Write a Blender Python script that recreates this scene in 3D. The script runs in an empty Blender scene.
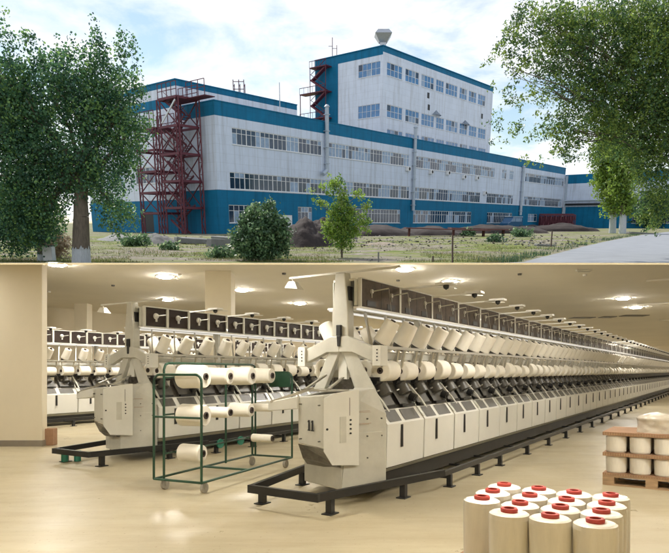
import bpy, math, random
import numpy as np
from mathutils import Matrix, Vector, Euler, noise as mnoise
R = math.radians
random.seed(7)
col = bpy.context.scene.collection
scene = bpy.context.scene

# ------------------------------------------------------------------ helpers
def srgb(r, g, b):
    f = lambda c: (c/255/12.92) if c/255 <= .04045 else ((c/255+.055)/1.055)**2.4
    return (f(r), f(g), f(b))

MATS = {}
def pm(name, c, rough=.6, metal=0., var=.12, scale=3., bump=0., bscale=30., spec=.5, stretch=(1, 1, 1), trans=0., c2=None, coat=0.):
    m = bpy.data.materials.new(name); m.use_nodes = True
    nt = m.node_tree; N = nt.nodes; L = nt.links
    b = N['Principled BSDF']
    b.inputs['Roughness'].default_value = rough
    b.inputs['Metallic'].default_value = metal
    b.inputs['Specular IOR Level'].default_value = spec
    b.inputs['Coat Weight'].default_value = coat
    tc = N.new('ShaderNodeTexCoord'); mp = N.new('ShaderNodeMapping')
    mp.inputs['Scale'].default_value = stretch
    L.new(tc.outputs['Object'], mp.inputs['Vector'])
    nz = N.new('ShaderNodeTexNoise'); nz.inputs['Scale'].default_value = scale; nz.inputs['Detail'].default_value = 6
    nz.inputs['Roughness'].default_value = .65
    L.new(mp.outputs['Vector'], nz.inputs['Vector'])
    rp = N.new('ShaderNodeValToRGB')
    rp.color_ramp.elements[0].position = .3; rp.color_ramp.elements[1].position = .7
    a = tuple(max(0, x*(1-var)) for x in c); d = c2 if c2 else tuple(min(1, x*(1+var)) for x in c)
    rp.color_ramp.elements[0].color = (*a, 1); rp.color_ramp.elements[1].color = (*d, 1)
    L.new(nz.outputs['Fac'], rp.inputs['Fac']); L.new(rp.outputs['Color'], b.inputs['Base Color'])
    if rough > .15:
        mr = N.new('ShaderNodeMapRange'); mr.inputs['To Min'].default_value = rough*.85; mr.inputs['To Max'].default_value = min(1, rough*1.15)
        L.new(nz.outputs['Fac'], mr.inputs['Value']); L.new(mr.outputs['Result'], b.inputs['Roughness'])
    if bump:
        n2 = N.new('ShaderNodeTexNoise'); n2.inputs['Scale'].default_value = bscale; n2.inputs['Detail'].default_value = 4
        L.new(mp.outputs['Vector'], n2.inputs['Vector'])
        bp = N.new('ShaderNodeBump'); bp.inputs['Strength'].default_value = bump; bp.inputs['Distance'].default_value = .02
        L.new(n2.outputs['Fac'], bp.inputs['Height']); L.new(bp.outputs['Normal'], b.inputs['Normal'])
    if trans:
        t = N.new('ShaderNodeBsdfTranslucent'); mx = N.new('ShaderNodeMixShader'); mx.inputs[0].default_value = trans
        L.new(rp.outputs['Color'], t.inputs['Color']); L.new(b.outputs[0], mx.inputs[1]); L.new(t.outputs[0], mx.inputs[2])
        L.new(mx.outputs[0], N['Material Output'].inputs['Surface'])
    MATS[name] = m
    return m

def emis(name, c, s):
    m = bpy.data.materials.new(name); m.use_nodes = True; nt = m.node_tree
    for n in list(nt.nodes):
        if n.type == 'BSDF_PRINCIPLED': nt.nodes.remove(n)
    e = nt.nodes.new('ShaderNodeEmission'); e.inputs[0].default_value = (*c, 1); e.inputs[1].default_value = s
    nt.links.new(e.outputs[0], nt.nodes['Material Output'].inputs['Surface'])
    return m

def frame_of(d):
    d = Vector(d).normalized()
    up = Vector((0, 0, 1)) if abs(d.z) < .95 else Vector((1, 0, 0))
    x = d.cross(up).normalized(); y = x.cross(d).normalized()
    return x, y, d

class MB:
    def __init__(s): s.v = []; s.f = []; s.m = []; s.sm = []
    def add(s, vs, fs, m=0, smooth=False, M=None):
        o = len(s.v)
        s.v += [tuple(M @ Vector(p)) for p in vs] if M is not None else [tuple(p) for p in vs]
        for f in fs: s.f.append([i+o for i in f]); s.m.append(m); s.sm.append(smooth)
        return s
    def box(s, x0, x1, y0, y1, z0, z1, m=0, M=None):
        vs = [(x0,y0,z0),(x1,y0,z0),(x1,y1,z0),(x0,y1,z0),(x0,y0,z1),(x1,y0,z1),(x1,y1,z1),(x0,y1,z1)]
        return s.add(vs, [(0,3,2,1),(4,5,6,7),(0,1,5,4),(1,2,6,5),(2,3,7,6),(3,0,4,7)], m, False, M)
    def bar(s, a, b, w, h, m=0):
        a = Vector(a); b = Vector(b); x, y, d = frame_of(b-a)
        vs = [tuple(p + x*sx*w/2 + y*sy*h/2) for p in (a, b) for sx, sy in ((-1,-1),(1,-1),(1,1),(-1,1))]
        return s.add(vs, [(3,2,1,0),(4,5,6,7),(0,1,5,4),(1,2,6,5),(2,3,7,6),(3,0,4,7)], m)
    def cyl(s, a, b, r0, r1=None, n=16, m=0, caps=True, mc=None, smooth=True):
        if r1 is None: r1 = r0
        a = Vector(a); b = Vector(b); x, y, d = frame_of(b-a)
        vs = []
        for p, r in ((a, r0), (b, r1)):
            for i in range(n):
                t = 2*math.pi*i/n; vs.append(tuple(p + x*math.cos(t)*r + y*math.sin(t)*r))
        s.add(vs, [(i, (i+1) % n, n+(i+1) % n, n+i) for i in range(n)], m, smooth)
        if caps:
            s.add(vs[:n], [tuple(range(n))[::-1]], m if mc is None else mc)
            s.add(vs[n:], [tuple(range(n))], m if mc is None else mc)
        return s
    def lathe(s, a, d, prof, n=18, m=0, ms=None):
        """prof: list of (t along d, radius)"""
        a = Vector(a); x, y, d = frame_of(d); vs = []
        for t, r in prof:
            for i in range(n):
                g = 2*math.pi*i/n; vs.append(tuple(a + d*t + x*math.cos(g)*r + y*math.sin(g)*r))
        for k in range(len(prof)-1):
            mm = ms[k] if ms else m
            o = k*n
            s.add([vs[o+i] for i in range(2*n)], [(i, (i+1) % n, n+(i+1) % n, n+i) for i in range(n)], mm, abs(prof[k][0]-prof[k+1][0]) > 1e-5)
        return s
    def tube(s, pts, r, n=8, m=0):
        for a, b in zip(pts[:-1], pts[1:]): s.cyl(a, b, r, r, n, m)
        return s
    def prism(s, poly, z0, z1, m=0, f=None):
        """poly in 2D, f maps (a,b,z)->xyz"""
        f = f or (lambda a, b, z: (a, b, z)); n = len(poly)
        vs = [f(a, b, z0) for a, b in poly] + [f(a, b, z1) for a, b in poly]
        return s.add(vs, [tuple(range(n))[::-1], tuple(range(n, 2*n))] + [(i, (i+1) % n, n+(i+1) % n, n+i) for i in range(n)], m)
    def build(s, name, mats, parent=None, M=None, bevel=0):
        me = bpy.data.meshes.new(name); me.from_pydata(s.v, [], s.f)
        mats = mats if isinstance(mats, (list, tuple)) else [mats]
        for m in mats: me.materials.append(m)
        me.polygons.foreach_set('material_index', s.m); me.polygons.foreach_set('use_smooth', s.sm); me.update()
        o = bpy.data.objects.new(name, me); col.objects.link(o)
        if parent: o.parent = parent
        elif M is not None: o.matrix_world = M
        if bevel:
            b = o.modifiers.new('bevel', 'BEVEL'); b.width = bevel; b.segments = 2; b.limit_method = 'ANGLE'; b.angle_limit = R(40)
        return o

def tag(o, label=None, cat=None, group=None, kind=None):
    if label: o['label'] = label
    if cat: o['category'] = cat
    if group: o['group'] = group
    if kind: o['kind'] = kind
    return o
def empty(name, M, label, cat, group=None):
    o = bpy.data.objects.new(name, None); col.objects.link(o); o.matrix_world = M; o.empty_display_size = .2
    return tag(o, label, cat, group)
def dup(o, M=None, parent=None, label=None, group=None):
    c = o.copy(); col.objects.link(c); c.parent = parent
    if M is not None:
        if parent: c.matrix_local = M
        else: c.matrix_world = M
    if label: c['label'] = label
    if group: c['group'] = group
    for ch in list(o.children):
        dup(ch, parent=c)
    return c
T = lambda x, y, z: Matrix.Translation((x, y, z))
def text_mesh(s, size, depth=.002):
    cu = bpy.data.curves.new('lettering', 'FONT'); cu.body = s; cu.size = size; cu.extrude = depth; cu.align_x = 'CENTER'; cu.align_y = 'CENTER'; cu.offset = size*.018
    o = bpy.data.objects.new('lettering', cu); col.objects.link(o)
    bpy.context.view_layer.update()
    me = bpy.data.meshes.new_from_object(o.evaluated_get(bpy.context.evaluated_depsgraph_get()))
    bpy.data.objects.remove(o); return me
ORD = ['first','second','third','fourth','fifth','sixth','seventh','eighth','ninth','tenth','eleventh','twelfth']

# ------------------------------------------------------------------ camera and the two levels
F, CX, HY, EYE = 602., 334.5, 371., 1.5
TH = math.atan(148/F)                      # the yard above climbs away at this angle
cam = bpy.data.cameras.new('camera'); co = bpy.data.objects.new('camera', cam); col.objects.link(co)
cam.sensor_fit = 'HORIZONTAL'; cam.sensor_width = 36; cam.lens = 36*F/669; cam.shift_y = (HY-276.5)/669
cam.clip_start = .05; cam.clip_end = 5000
co.location = (0, 0, EYE); co.rotation_euler = (R(90), 0, 0); scene.camera = co
EX = T(0, 0, EYE) @ Matrix.Rotation(TH, 4, 'X') @ T(0, 0, -EYE)
cs, sn = math.cos(TH), math.sin(TH)
def ray(px, py):
    d = ((px-CX)/F, 1., (HY-py)/F)
    return Vector((d[0], cs*d[1]+sn*d[2], -sn*d[1]+cs*d[2]))
def gnd(px, py, z=0.):
    d = ray(px, py); t = (z-EYE)/d.z; return Vector((t*d.x, t*d.y, z))
def atY(px, py, Y):
    d = ray(px, py); t = Y/d.y; return Vector((t*d.x, Y, EYE+t*d.z))
def onp(px, py, C, D):
    d = ray(px, py); det = -d.x*D.y + D.x*d.y
    t = (-C.x*D.y + D.x*C.y)/det
    return ((t*d.x-C.x)*D.x+(t*d.y-C.y)*D.y, EYE+t*d.z)
def flr(px, py, z=0.):                     # hall level
    t = (z-EYE)*F/(HY-py); return Vector(((px-CX)/F*t, t, z))

# ------------------------------------------------------------------ materials
W = dict(
 wall=pm('white_facade_panel', (.64,.71,.84), .55, var=.05, scale=.5, bump=.15, bscale=3),
 wall2=pm('white_side_panel', (.71,.77,.88), .55, var=.05, scale=.5, bump=.15, bscale=3),
 teal=pm('teal_facade_paint', (.004,.16,.31), .6, spec=.2, var=.12, scale=.6, bump=.1, bscale=3),
 roof=pm('roof_felt', (.12,.12,.13), .9),
 frame=pm('white_window_frame', (.78,.78,.78), .4, var=.03),
 glass=pm('dark_window_glass', (.015,.04,.085), .06, var=.3, scale=2, spec=.8),
 glassb=pm('blue_window_glass', (.06,.20,.42), .08, var=.25, scale=1, spec=.9),
 blind=pm('curtained_pane', (.26,.36,.50), .25, var=.25, scale=1.2),
 maroon=pm('maroon_steel', (.105,.014,.028), .55, var=.25, scale=4),
 galv=pm('galvanised_steel', (.5,.52,.55), .35, metal=.6, var=.15, scale=5),
 pipe=pm('pale_flue_pipe', (.42,.48,.55), .45, var=.1),
 dark=pm('dark_opening', (.01,.012,.015), .5),
 bark=pm('bark', (.16,.13,.10), .95, var=.35, scale=6, bump=.8, bscale=14, stretch=(3,3,.6)),
 lime=pm('limewashed_bark', (.50,.53,.55), .95, var=.2, scale=8, bump=.6, bscale=14, stretch=(3,3,.6)),
 soil=pm('dark_soil', (.035,.025,.023), .98, var=.4, scale=2.5, bump=1, bscale=8),
 conc=pm('grey_concrete', (.19,.19,.185), .9, var=.2, scale=2, bump=.5, bscale=12),
 rust=pm('rusty_plate', (.12,.045,.04), .8, var=.3, scale=2),
 post=pm('weathered_post', (.10,.07,.06), .9),
 whitep=pm('white_sheet_metal', (.62,.66,.70), .5),
)
def ground_mat():
    m = bpy.data.materials.new('yard_ground'); m.use_nodes = True; nt = m.node_tree; N = nt.nodes; L = nt.links
    b = N['Principled BSDF']; b.inputs['Roughness'].default_value = .95; b.inputs['Specular IOR Level'].default_value = .2
    tc = N.new('ShaderNodeTexCoord')
    def nz(s, d=8, stretch=(1,1,1)):
        mp = N.new('ShaderNodeMapping'); mp.inputs['Scale'].default_value = stretch; L.new(tc.outputs['Object'], mp.inputs['Vector'])
        n = N.new('ShaderNodeTexNoise'); n.inputs['Scale'].default_value = s; n.inputs['Detail'].default_value = d; n.inputs['Roughness'].default_value = .6
        L.new(mp.outputs['Vector'], n.inputs['Vector']); return n.outputs['Fac']
    def ramp(fac, stops):
        r = N.new('ShaderNodeValToRGB'); e = r.color_ramp.elements
        e[0].position, e[0].color = stops[0][0], (*stops[0][1], 1); e[1].position, e[1].color = stops[-1][0], (*stops[-1][1], 1)
        for p, c in stops[1:-1]:
            x = e.new(p); x.color = (*c, 1)
        L.new(fac, r.inputs['Fac']); return r.outputs['Color']
    g = ramp(nz(1.2), [(.3, (.07,.11,.02)), (.5, (.16,.19,.05)), (.7, (.25,.25,.10))])
    d = ramp(nz(3.), [(.3, (.14,.12,.09)), (.5, (.24,.21,.17)), (.72, (.34,.31,.275))])
    k = ramp(nz(.14, 5, (1, 2.6, 1)), [(.44, (0,0,0)), (.56, (1,1,1))])
    mx = N.new('ShaderNodeMixRGB'); L.new(k, mx.inputs[0]); L.new(g, mx.inputs[1]); L.new(d, mx.inputs[2])
    L.new(mx.outputs[0], b.inputs['Base Color'])
    bp = N.new('ShaderNodeBump'); bp.inputs['Strength'].default_value = .9; bp.inputs['Distance'].default_value = .15
    L.new(nz(4., 10), bp.inputs['Height']); L.new(bp.outputs['Normal'], b.inputs['Normal'])
    return m
def panelled(m, rowh=1.2, wid=3.4, k=.82):
    nt = m.node_tree; N = nt.nodes; L = nt.links; b = N['Principled BSDF']
    src = b.inputs['Base Color'].links[0].from_socket
    tc = N.new('ShaderNodeTexCoord'); sp = N.new('ShaderNodeSeparateXYZ'); L.new(tc.outputs['Object'], sp.inputs[0])
    a = N.new('ShaderNodeMath'); a.operation = 'MULTIPLY'; a.inputs[1].default_value = 1.408; L.new(sp.outputs['X'], a.inputs[0])
    c = N.new('ShaderNodeMath'); c.operation = 'MULTIPLY_ADD'; c.inputs[1].default_value = .131; L.new(sp.outputs['Y'], c.inputs[0]); L.new(a.outputs[0], c.inputs[2])
    cb = N.new('ShaderNodeCombineXYZ'); L.new(c.outputs[0], cb.inputs[0]); L.new(sp.outputs['Z'], cb.inputs[1])
    br = N.new('ShaderNodeTexBrick'); br.inputs['Scale'].default_value = 1; br.inputs['Brick Width'].default_value = wid; br.inputs['Row Height'].default_value = rowh
    br.inputs['Mortar Size'].default_value = .035; br.inputs['Color1'].default_value = (1,1,1,1); br.inputs['Color2'].default_value = (.955,.96,.965,1); br.inputs['Mortar'].default_value = (k,k,k,1)
    L.new(cb.outputs[0], br.inputs['Vector'])
    # rain streaks: tall thin stains
    mp = N.new('ShaderNodeMapping'); mp.inputs['Scale'].default_value = (1.6, 1.6, .09); L.new(tc.outputs['Object'], mp.inputs['Vector'])
    nz = N.new('ShaderNodeTexNoise'); nz.inputs['Scale'].default_value = 1.0; nz.inputs['Detail'].default_value = 7; nz.inputs['Roughness'].default_value = .7; L.new(mp.outputs[0], nz.inputs['Vector'])
    rp_ = N.new('ShaderNodeValToRGB'); rp_.color_ramp.elements[0].position = .34; rp_.color_ramp.elements[0].color = (.78,.76,.73,1); rp_.color_ramp.elements[1].position = .52; rp_.color_ramp.elements[1].color = (1,1,1,1); L.new(nz.outputs['Fac'], rp_.inputs['Fac'])
    m1 = N.new('ShaderNodeMixRGB'); m1.blend_type = 'MULTIPLY'; m1.inputs[0].default_value = 1; L.new(src, m1.inputs[1]); L.new(br.outputs['Color'], m1.inputs[2])
    m2 = N.new('ShaderNodeMixRGB'); m2.blend_type = 'MULTIPLY'; m2.inputs[0].default_value = 1; L.new(m1.outputs[0], m2.inputs[1]); L.new(rp_.outputs['Color'], m2.inputs[2])
    L.new(m2.outputs[0], b.inputs['Base Color'])
for k_ in ('wall', 'wall2', 'teal'): panelled(W[k_], k=.88)
W['ground'] = ground_mat()
W['road'] = pm('worn_asphalt', (.23,.245,.27), .85, var=.14, scale=.8, bump=.4, bscale=30)
LEAF = dict(
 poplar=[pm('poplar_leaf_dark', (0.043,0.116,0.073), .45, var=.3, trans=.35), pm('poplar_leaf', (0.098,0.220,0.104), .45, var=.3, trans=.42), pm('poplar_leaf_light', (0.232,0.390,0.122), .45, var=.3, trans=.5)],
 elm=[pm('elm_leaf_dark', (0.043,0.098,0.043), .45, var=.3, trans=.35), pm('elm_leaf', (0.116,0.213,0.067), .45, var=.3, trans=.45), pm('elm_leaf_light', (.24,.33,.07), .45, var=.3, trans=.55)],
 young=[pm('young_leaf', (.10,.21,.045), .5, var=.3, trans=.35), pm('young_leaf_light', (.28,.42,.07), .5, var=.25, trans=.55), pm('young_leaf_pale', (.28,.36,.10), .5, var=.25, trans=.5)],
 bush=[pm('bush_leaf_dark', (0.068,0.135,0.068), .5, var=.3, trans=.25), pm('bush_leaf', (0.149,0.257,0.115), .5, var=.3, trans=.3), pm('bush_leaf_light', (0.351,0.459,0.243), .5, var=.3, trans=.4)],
 grass=[pm('grass_blade', (.11,.16,.035), .7, var=.3, trans=.3), pm('grass_blade_dry', (.30,.26,.12), .8, var=.3, trans=.3)],
)

# ================================================================== UPPER LEVEL: the yard and the factory
C0 = gnd(219.5, 234)
nl = math.hypot(514.5/620, 1); Df = Vector((514.5/620/nl, 1/nl, 0)); Nn = Vector((Df.y, -Df.x, 0)); Ds = -Nn
def frameM(o, xdir):        # x along wall, y INTO the building, z up
    x = Vector(xdir).normalized(); z = Vector((0, 0, 1)); y = z.cross(x)
    return Matrix(((x.x, y.x, 0, o.x), (x.y, y.y, 0, o.y), (0, 0, 1, o.z), (0, 0, 0, 1)))

# ground ------------------------------------------------------------
road_edge = [gnd(*p) for p in ((505,263.02),(523,262.4),(535,259),(558,253.3),(582,247.2),(604,242),(625,238),(648,234),(672,231.5),(720,229.5),(900,227.5))]
def road_dist(x, y):
    # >0 on the road side
    best = 1e9; side = 1
    for a, b in zip(road_edge[:-1], road_edge[1:]):
        ax, ay, bx, by = a.x, a.y, b.x, b.y
        t = max(0, min(1, ((x-ax)*(bx-ax)+(y-ay)*(by-ay))/((bx-ax)**2+(by-ay)**2)))
        d = math.hypot(x-ax-t*(bx-ax), y-ay-t*(by-ay))
        if d < best: best = d; side = ((bx-ax)*(y-ay)-(by-ay)*(x-ax))
    return best if side < 0 else -best
Y0 = gnd(334.5, 263).y
ys = [Y0]; 
while ys[-1] < 130: ys.append(ys[-1]*1.018+.05)
while ys[-1] < 2400: ys.append(ys[-1]*1.25)
us = [i/70. for i in range(-70, 71)]
vs, fs = [], []
for j, y in enumerate(ys):
    hw = max(45, y*1.35)
    for u in us:
        x = u*hw; h = 0
        if 25 < y < 200:
            rd = road_dist(x, y)
            k = max(0, min(1, (-rd-.3)/2.5))*min(1, (y-25)/6)
            h = k*(.10*mnoise.noise((x*.35, y*.25, 0)) + .07*mnoise.noise((x*1.1, y*.9, 3)))
            if y > 60: h *= max(0, 1-(y-60)/12)
        vs.append((x, y, h))
n1 = len(us)
for j in range(len(ys)-1):
    for i in range(n1-1): a = j*n1+i; fs.append((a, a+1, a+n1+1, a+n1))
tag(MB().add(vs, fs, 0, True).build('ground', W['ground'], M=EX), 'dry grass and bare earth yard in front of the factory', kind='structure')
rv = [(p.x, p.y, .012) for p in road_edge] ; k = len(rv)
rv += [(p.x+60+i*8, p.y, .012) for i, p in enumerate(road_edge)]
tag(MB().add(rv, [(i+1, i, k+i, k+i+1) for i in range(k-1)]).build('road', W['road'], M=EX), 'pale worn asphalt road curving past the yard', kind='structure')

# factory -------------------------------------------------------------
def facade(mb, x0, x1, z0, z1, holes, zsplit, mats, M, reveal=.18):
    """wall face at y=0 with rectangular openings; zsplit: list of (z, mat) upward"""
    xs = sorted({x0, x1, *[h[0] for h in holes], *[h[1] for h in holes]}); zs = sorted({z0, z1, *[h[2] for h in holes], *[h[3] for h in holes], *[z for z, _ in zsplit if z0 < z < z1]})
    for a, b in zip(xs[:-1], xs[1:]):
        for c, d in zip(zs[:-1], zs[1:]):
            mx, mz = (a+b)/2, (c+d)/2
            if any(h[0] < mx < h[1] and h[2] < mz < h[3] for h in holes): continue
            mi = [m for z, m in zsplit if z <= mz][-1]
            mb.add([(a,0,c),(b,0,c),(b,0,d),(a,0,d)], [(0,1,2,3)], mi, M=M)
    for h in holes:
        a, b, c, d = h; r = reveal
        mi = [m for z, m in zsplit if z <= (c+d)/2][-1]
        mb.add([(a,0,c),(b,0,c),(b,0,d),(a,0,d),(a,r,c),(b,r,c),(b,r,d),(a,r,d)], [(0,4,5,1),(1,5,6,2),(2,6,7,3),(3,7,4,0)], mi, M=M)
def window(parent, M, a, b, c, d, pitch, tsplit=.68, blind=.4, gl=0, fr=.09, rnd=random):
    n = max(1, round((b-a)/pitch)); w = (b-a)/n; f = MB(); p = MB(); y0, y1 = .06, .14
    f.box(a, b, y0, y1, c, c+fr, M=M); f.box(a, b, y0, y1, d-fr, d, M=M)
    zt = c+(d-c)*tsplit
    for i in range(n+1):
        x = a+i*w; ww = fr*(.8 if i % 3 else 1.6)
        f.box(max(a, x-ww/2), min(b, x+ww/2), y0-.004, y1+.004, c+.002, d-.002, M=M)
    f.box(a, b, y0+.006, y1-.006, zt-fr/3, zt+fr/3, M=M)
    run = 0
    for i in range(n):
        if run <= 0: run = rnd.randint(1, 4); cur = rnd.random() < blind
        run -= 1
        for z0, z1 in ((c, zt), (zt, d)):
            mi = 1 if cur else 0
            if gl: mi = 2 if rnd.random() < .8 else (1 if rnd.random() < .4 else 0)
            elif rnd.random() < .15: mi = 1-mi
            p.add([(a+i*w, .1, z0), (a+(i+1)*w, .1, z0), (a+(i+1)*w, .1, z1), (a+i*w, .1, z1)], [(0,1,2,3)], mi, M=M)
    f.box(a-.08, b+.08, -.10, .05, c-.07, c-.005, M=M)
    fo = f.build('window', W['frame'], parent); p.build('pane', [W['glass'], W['blind'], W['glassb']], fo)
    return fo

# block A: the long front building
PA = frameM(C0, Df)
LA = 134.; HA = 17.4; zb, zp = 6.0, 15.6
bA = empty('factory_building', EX @ T(C0.x, C0.y, 0), 'long white three storey factory with teal base and teal parapet', 'building')
MA = T(-C0.x, -C0.y, 0) @ PA
sx = lambda px, py: onp(px, py, C0, Df)[0]
rows = []
for a, b in ((3.0,22),(22.9,48),(50.6,86),(90.2,92.6),(94.6,97),(104.5,133)): rows.append((a, b, 12.15, 14.35, .9))
for a, b in ((2.3,48.4),(50.3,79),(82.5,97.5),(104.5,133)): rows.append((a, b, 6.15, 8.45, .95))
for a, b in ((1.9,10.6),(sx(298,215),sx(312,215)),(27.5,45.4),(50.1,75),(83.2,97.6)): rows.append((a, b, 1.5, 4.0, .95))
door = (sx(280.5,218), sx(292.4,218), .15, 2.7)
wh = (sx(528,216), sx(537,216), 1.9, 3.9)
holes = [r[:4] for r in rows] + [door, wh]
w = MB()
facade(w, 0, LA, 0, HA, holes, [(0,1),(zb,0),(zp,1)], None, MA)
sB = 8.12
ML = MA @ Matrix(((0,1,0,0),(-1,0,0,0),(0,0,1,0),(0,0,0,1))).inverted()   # placeholder orientation replaced below
# left side of A: direction Ds from C0
def relM(O, xdir): return T(-C0.x, -C0.y, 0) @ frameM(O, xdir)
MLs = relM(C0 + Ds*sB, -Ds)     # x runs from the back corner to C0, y points into the building
facade(w, 0, sB, 0, HA, [], [(0,1),(zb,0),(zp,1)], None, MLs)
w.build('wall', [W['wall'], W['teal']], bA)
r = MB(); r.add([(0,0.02,HA),(LA,0.02,HA),(LA,40,HA),(0,sB,HA)], [(0,1,2,3)], M=MA); r.build('roof', W['roof'], bA)
r = MB(); r.box(-.06, LA, -.07, .25, HA+.002, HA+.12, M=MA); r.box(0, sB, -.07, .25, HA+.003, HA+.121, M=MLs); r.build('parapet_cap', W['teal'], bA)
# white sill line between base and wall
r = MB(); r.box(-.05, LA, -.05, -.003, zb-.02, zb+.12, M=MA); r.box(0, sB, -.05, -.003, zb-.021, zb+.119, M=MLs); r.build('string_course', W['wall'], bA)
rng = random.Random(3)
for a, b, c, d, p in rows: window(bA, MA, a, b, c, d, p, rnd=rng, blind=.5 if c > 12 else .3)
window(bA, MA, *wh, 2, blind=1, rnd=rng)
dm = MB(); dm.box(door[0], door[1], .05, .12, door[2], door[3], M=MA); dm.box(door[0]+.5, door[0]+1.5, .03, .049, .3, 2.2, 1, M=MA); dm.build('door', [W['frame'], W['glass']], bA)
# flue pipes on the facade
for px, z0, z1, rr in ((325, 9.9, 19.6, .32), (412.5, 3.9, 19.4, .30), (522, 3.5, 15.6, .34)):
    s_ = sx(px, 170); q = MB(); q.cyl(MA @ Vector((s_, -.45, z0)), MA @ Vector((s_, -.45, z1)), rr, n=14)
    q.cyl(MA @ Vector((s_, -.45, z1)), MA @ Vector((s_, -.45, z1+.35)), rr*1.5, rr*.6, n=14)
    if px == 325: q.cyl(MA @ Vector((s_, -.45, z0)), MA @ Vector((s_-1.2, -.6, z0-.7)), rr, n=14)
    for z in np.arange(z0+1, z1, 2.5): q.box(s_-rr-.06, s_+rr+.06, -.8, 0, z, z+.1, M=MA)
    q.build('flue_pipe', W['pipe'], bA)
# air conditioners under the top windows
for i, (px, py) in enumerate(((407,169),(430,172),(463,177),(476,178),(484,193),(447,173))):
    s_, z_ = onp(px, py, C0, Df); q = MB(); q.box(s_-.55, s_+.55, -.55, -.02, z_-.4, z_+.4, M=MA)
    q.cyl(MA @ Vector((s_+.1, -.56, z_)), MA @ Vector((s_+.1, -.6, z_)), .3, n=14, m=1); q.build('air_conditioner', [W['frame'], W['dark']], bA)
# roof masts
for px, zt in ((294, 22.5),):
    s_ = sx(px, 110); q = MB(); q.cyl(MA @ Vector((s_, 3, HA)), MA @ Vector((s_, 3, zt)), .07, n=8); q.build('roof_mast', W['galv'], bA)

# block B : taller rear wing to the left
B0 = C0 + Ds*sB
HB = 21.08
bB = empty('rear_block', EX @ T(C0.x, C0.y, 0), 'taller white and teal rear block behind the maroon stair tower', 'building')
MBf = relM(B0, Df); w = MB()
facade(w, 0, 25, HA+.01, HB, [], [(0,0),(20.3,1)], None, MBf)
LB = 26.
MBs = relM(B0 + Ds*LB, -Ds)
bh = [(LB-11.5, LB-6.0, 7.4, 9.8), (LB-11, LB-7.5, .1, 3.2), (LB-20, LB-15, 7.4, 9.8)]
facade(w, 0, LB, 0, HB, bh, [(0,1),(4.85,0),(17.57,1),(18.97,0),(20.3,1)], None, MBs)
w.add([(25,0,HA),(25,LB,HA),(25,LB,HB),(25,0,HB)], [(0,1,2,3)], 0, M=MBf)
w.build('wall', [W['wall2'], W['teal']], bB)
r = MB(); r.add([(0,0,HB),(25,0,HB),(25,LB,HB),(0,LB,HB)], [(0,1,2,3)], M=MBf); r.build('roof', W['roof'], bB)
r = MB(); r.box(-.08, 25.05, -.08, .2, HB+.002, HB+.14, M=MBf); r.box(0, LB, -.08, .2, HB+.003, HB+.141, M=MBs); r.build('parapet_cap', W['teal'], bB)
window(bB, MBs, *bh[0], 1.0, blind=.6, rnd=rng); window(bB, MBs, *bh[2], 1.0, blind=.6, rnd=rng)
q = MB(); q.box(bh[1][0], bh[1][1], .05, .13, bh[1][2], bh[1][3], M=MBs); q.build('door', W['dark'], bB)

# block T : the four storey tower block
qo = C0 + Ds*5; a_, HT = onp(383.2, 46, qo, Df); T0 = qo + Df*a_
bT = empty('tall_block', EX @ T(C0.x, C0.y, 0), 'tall white block with teal fascia rising behind the long front roof', 'building')
MT = relM(T0, Df); LT = 47.1; WT = 17.2; w = MB(); tw = []
for (a, b) in ((387,402.3),(405.5,419),(421.5,434),(436.3,444),(446,457.6),(459.8,467.2),(469,476.7),(478.3,485.6),(487,493)):
    for (py0, py1, z0, z1) in ((70, 90, 29.1, 31.5), (110, 125, 21.6, 24.0), (133, 140, 16.6, 19.5)):
        pa = py0+(a-387)*.27 if z0 > 28 else (110+(a-387)*.22 if z0 > 20 else 133+(a-387)*.19)
        tw.append((onp(a, pa, T0, Df)[0], onp(b, pa, T0, Df)[0], z0, z1))
tw = [t for t in tw if t[1] < LT-.2]
vent = [(onp(428.2, 94, T0, Df)[0]-.35, 27.2), (onp(428.6, 107, T0, Df)[0]-.35, 24.9), (onp(482, 113, T0, Df)[0]-.35, 26.2)]
facade(w, 0, LT, 12, HT, tw, [(0,0),(33.0,1)], None, MT)
MTs = relM(T0 + Ds*WT, -Ds)
tl = [(WT-5.9, WT-.6, 29.1, 31.5), (WT-5.9, WT-.6, 21.6, 24.0)]
facade(w, 11.04-11.04+6.2, WT, 12, HT, tl, [(0,0),(32.5,1)], None, MTs)
facade(w, 0, 6.2, 12, HT, [], [(0,1)], None, MTs)
w.add([(0,WT,12),(LT,WT,12),(LT,WT,HT),(0,WT,HT)], [(3,2,1,0)], 0, M=MT); w.add([(LT,0,12),(LT,WT,12),(LT,WT,HT),(LT,0,HT)], [(0,1,2,3)], 0, M=MT)
w.build('wall', [W['wall2'], W['teal']], bT)
r = MB(); r.add([(0,0,HT),(LT,0,HT),(LT,WT,HT),(0,WT,HT)], [(0,1,2,3)], M=MT); r.build('roof', W['roof'], bT)
r = MB(); r.box(-.15, LT+.1, -.15, .3, HT+.002, HT+.16, M=MT); r.box(0, WT, -.15, .3, HT+.003, HT+.161, M=MTs); r.build('parapet_cap', W['teal'], bT)
for t in tw: window(bT, MT, *t, 1.25, tsplit=.5, gl=1, fr=.1, rnd=rng)
for t in tl: window(bT, MTs, *t, 1.05, tsplit=.5, gl=1, fr=.07, rnd=rng)
for s_, z_ in vent:
    q = MB(); q.box(s_, s_+.8, -.06, .02, z_, z_+1.1, M=MT); q.build('vent_opening', W['dark'], bT)
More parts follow.
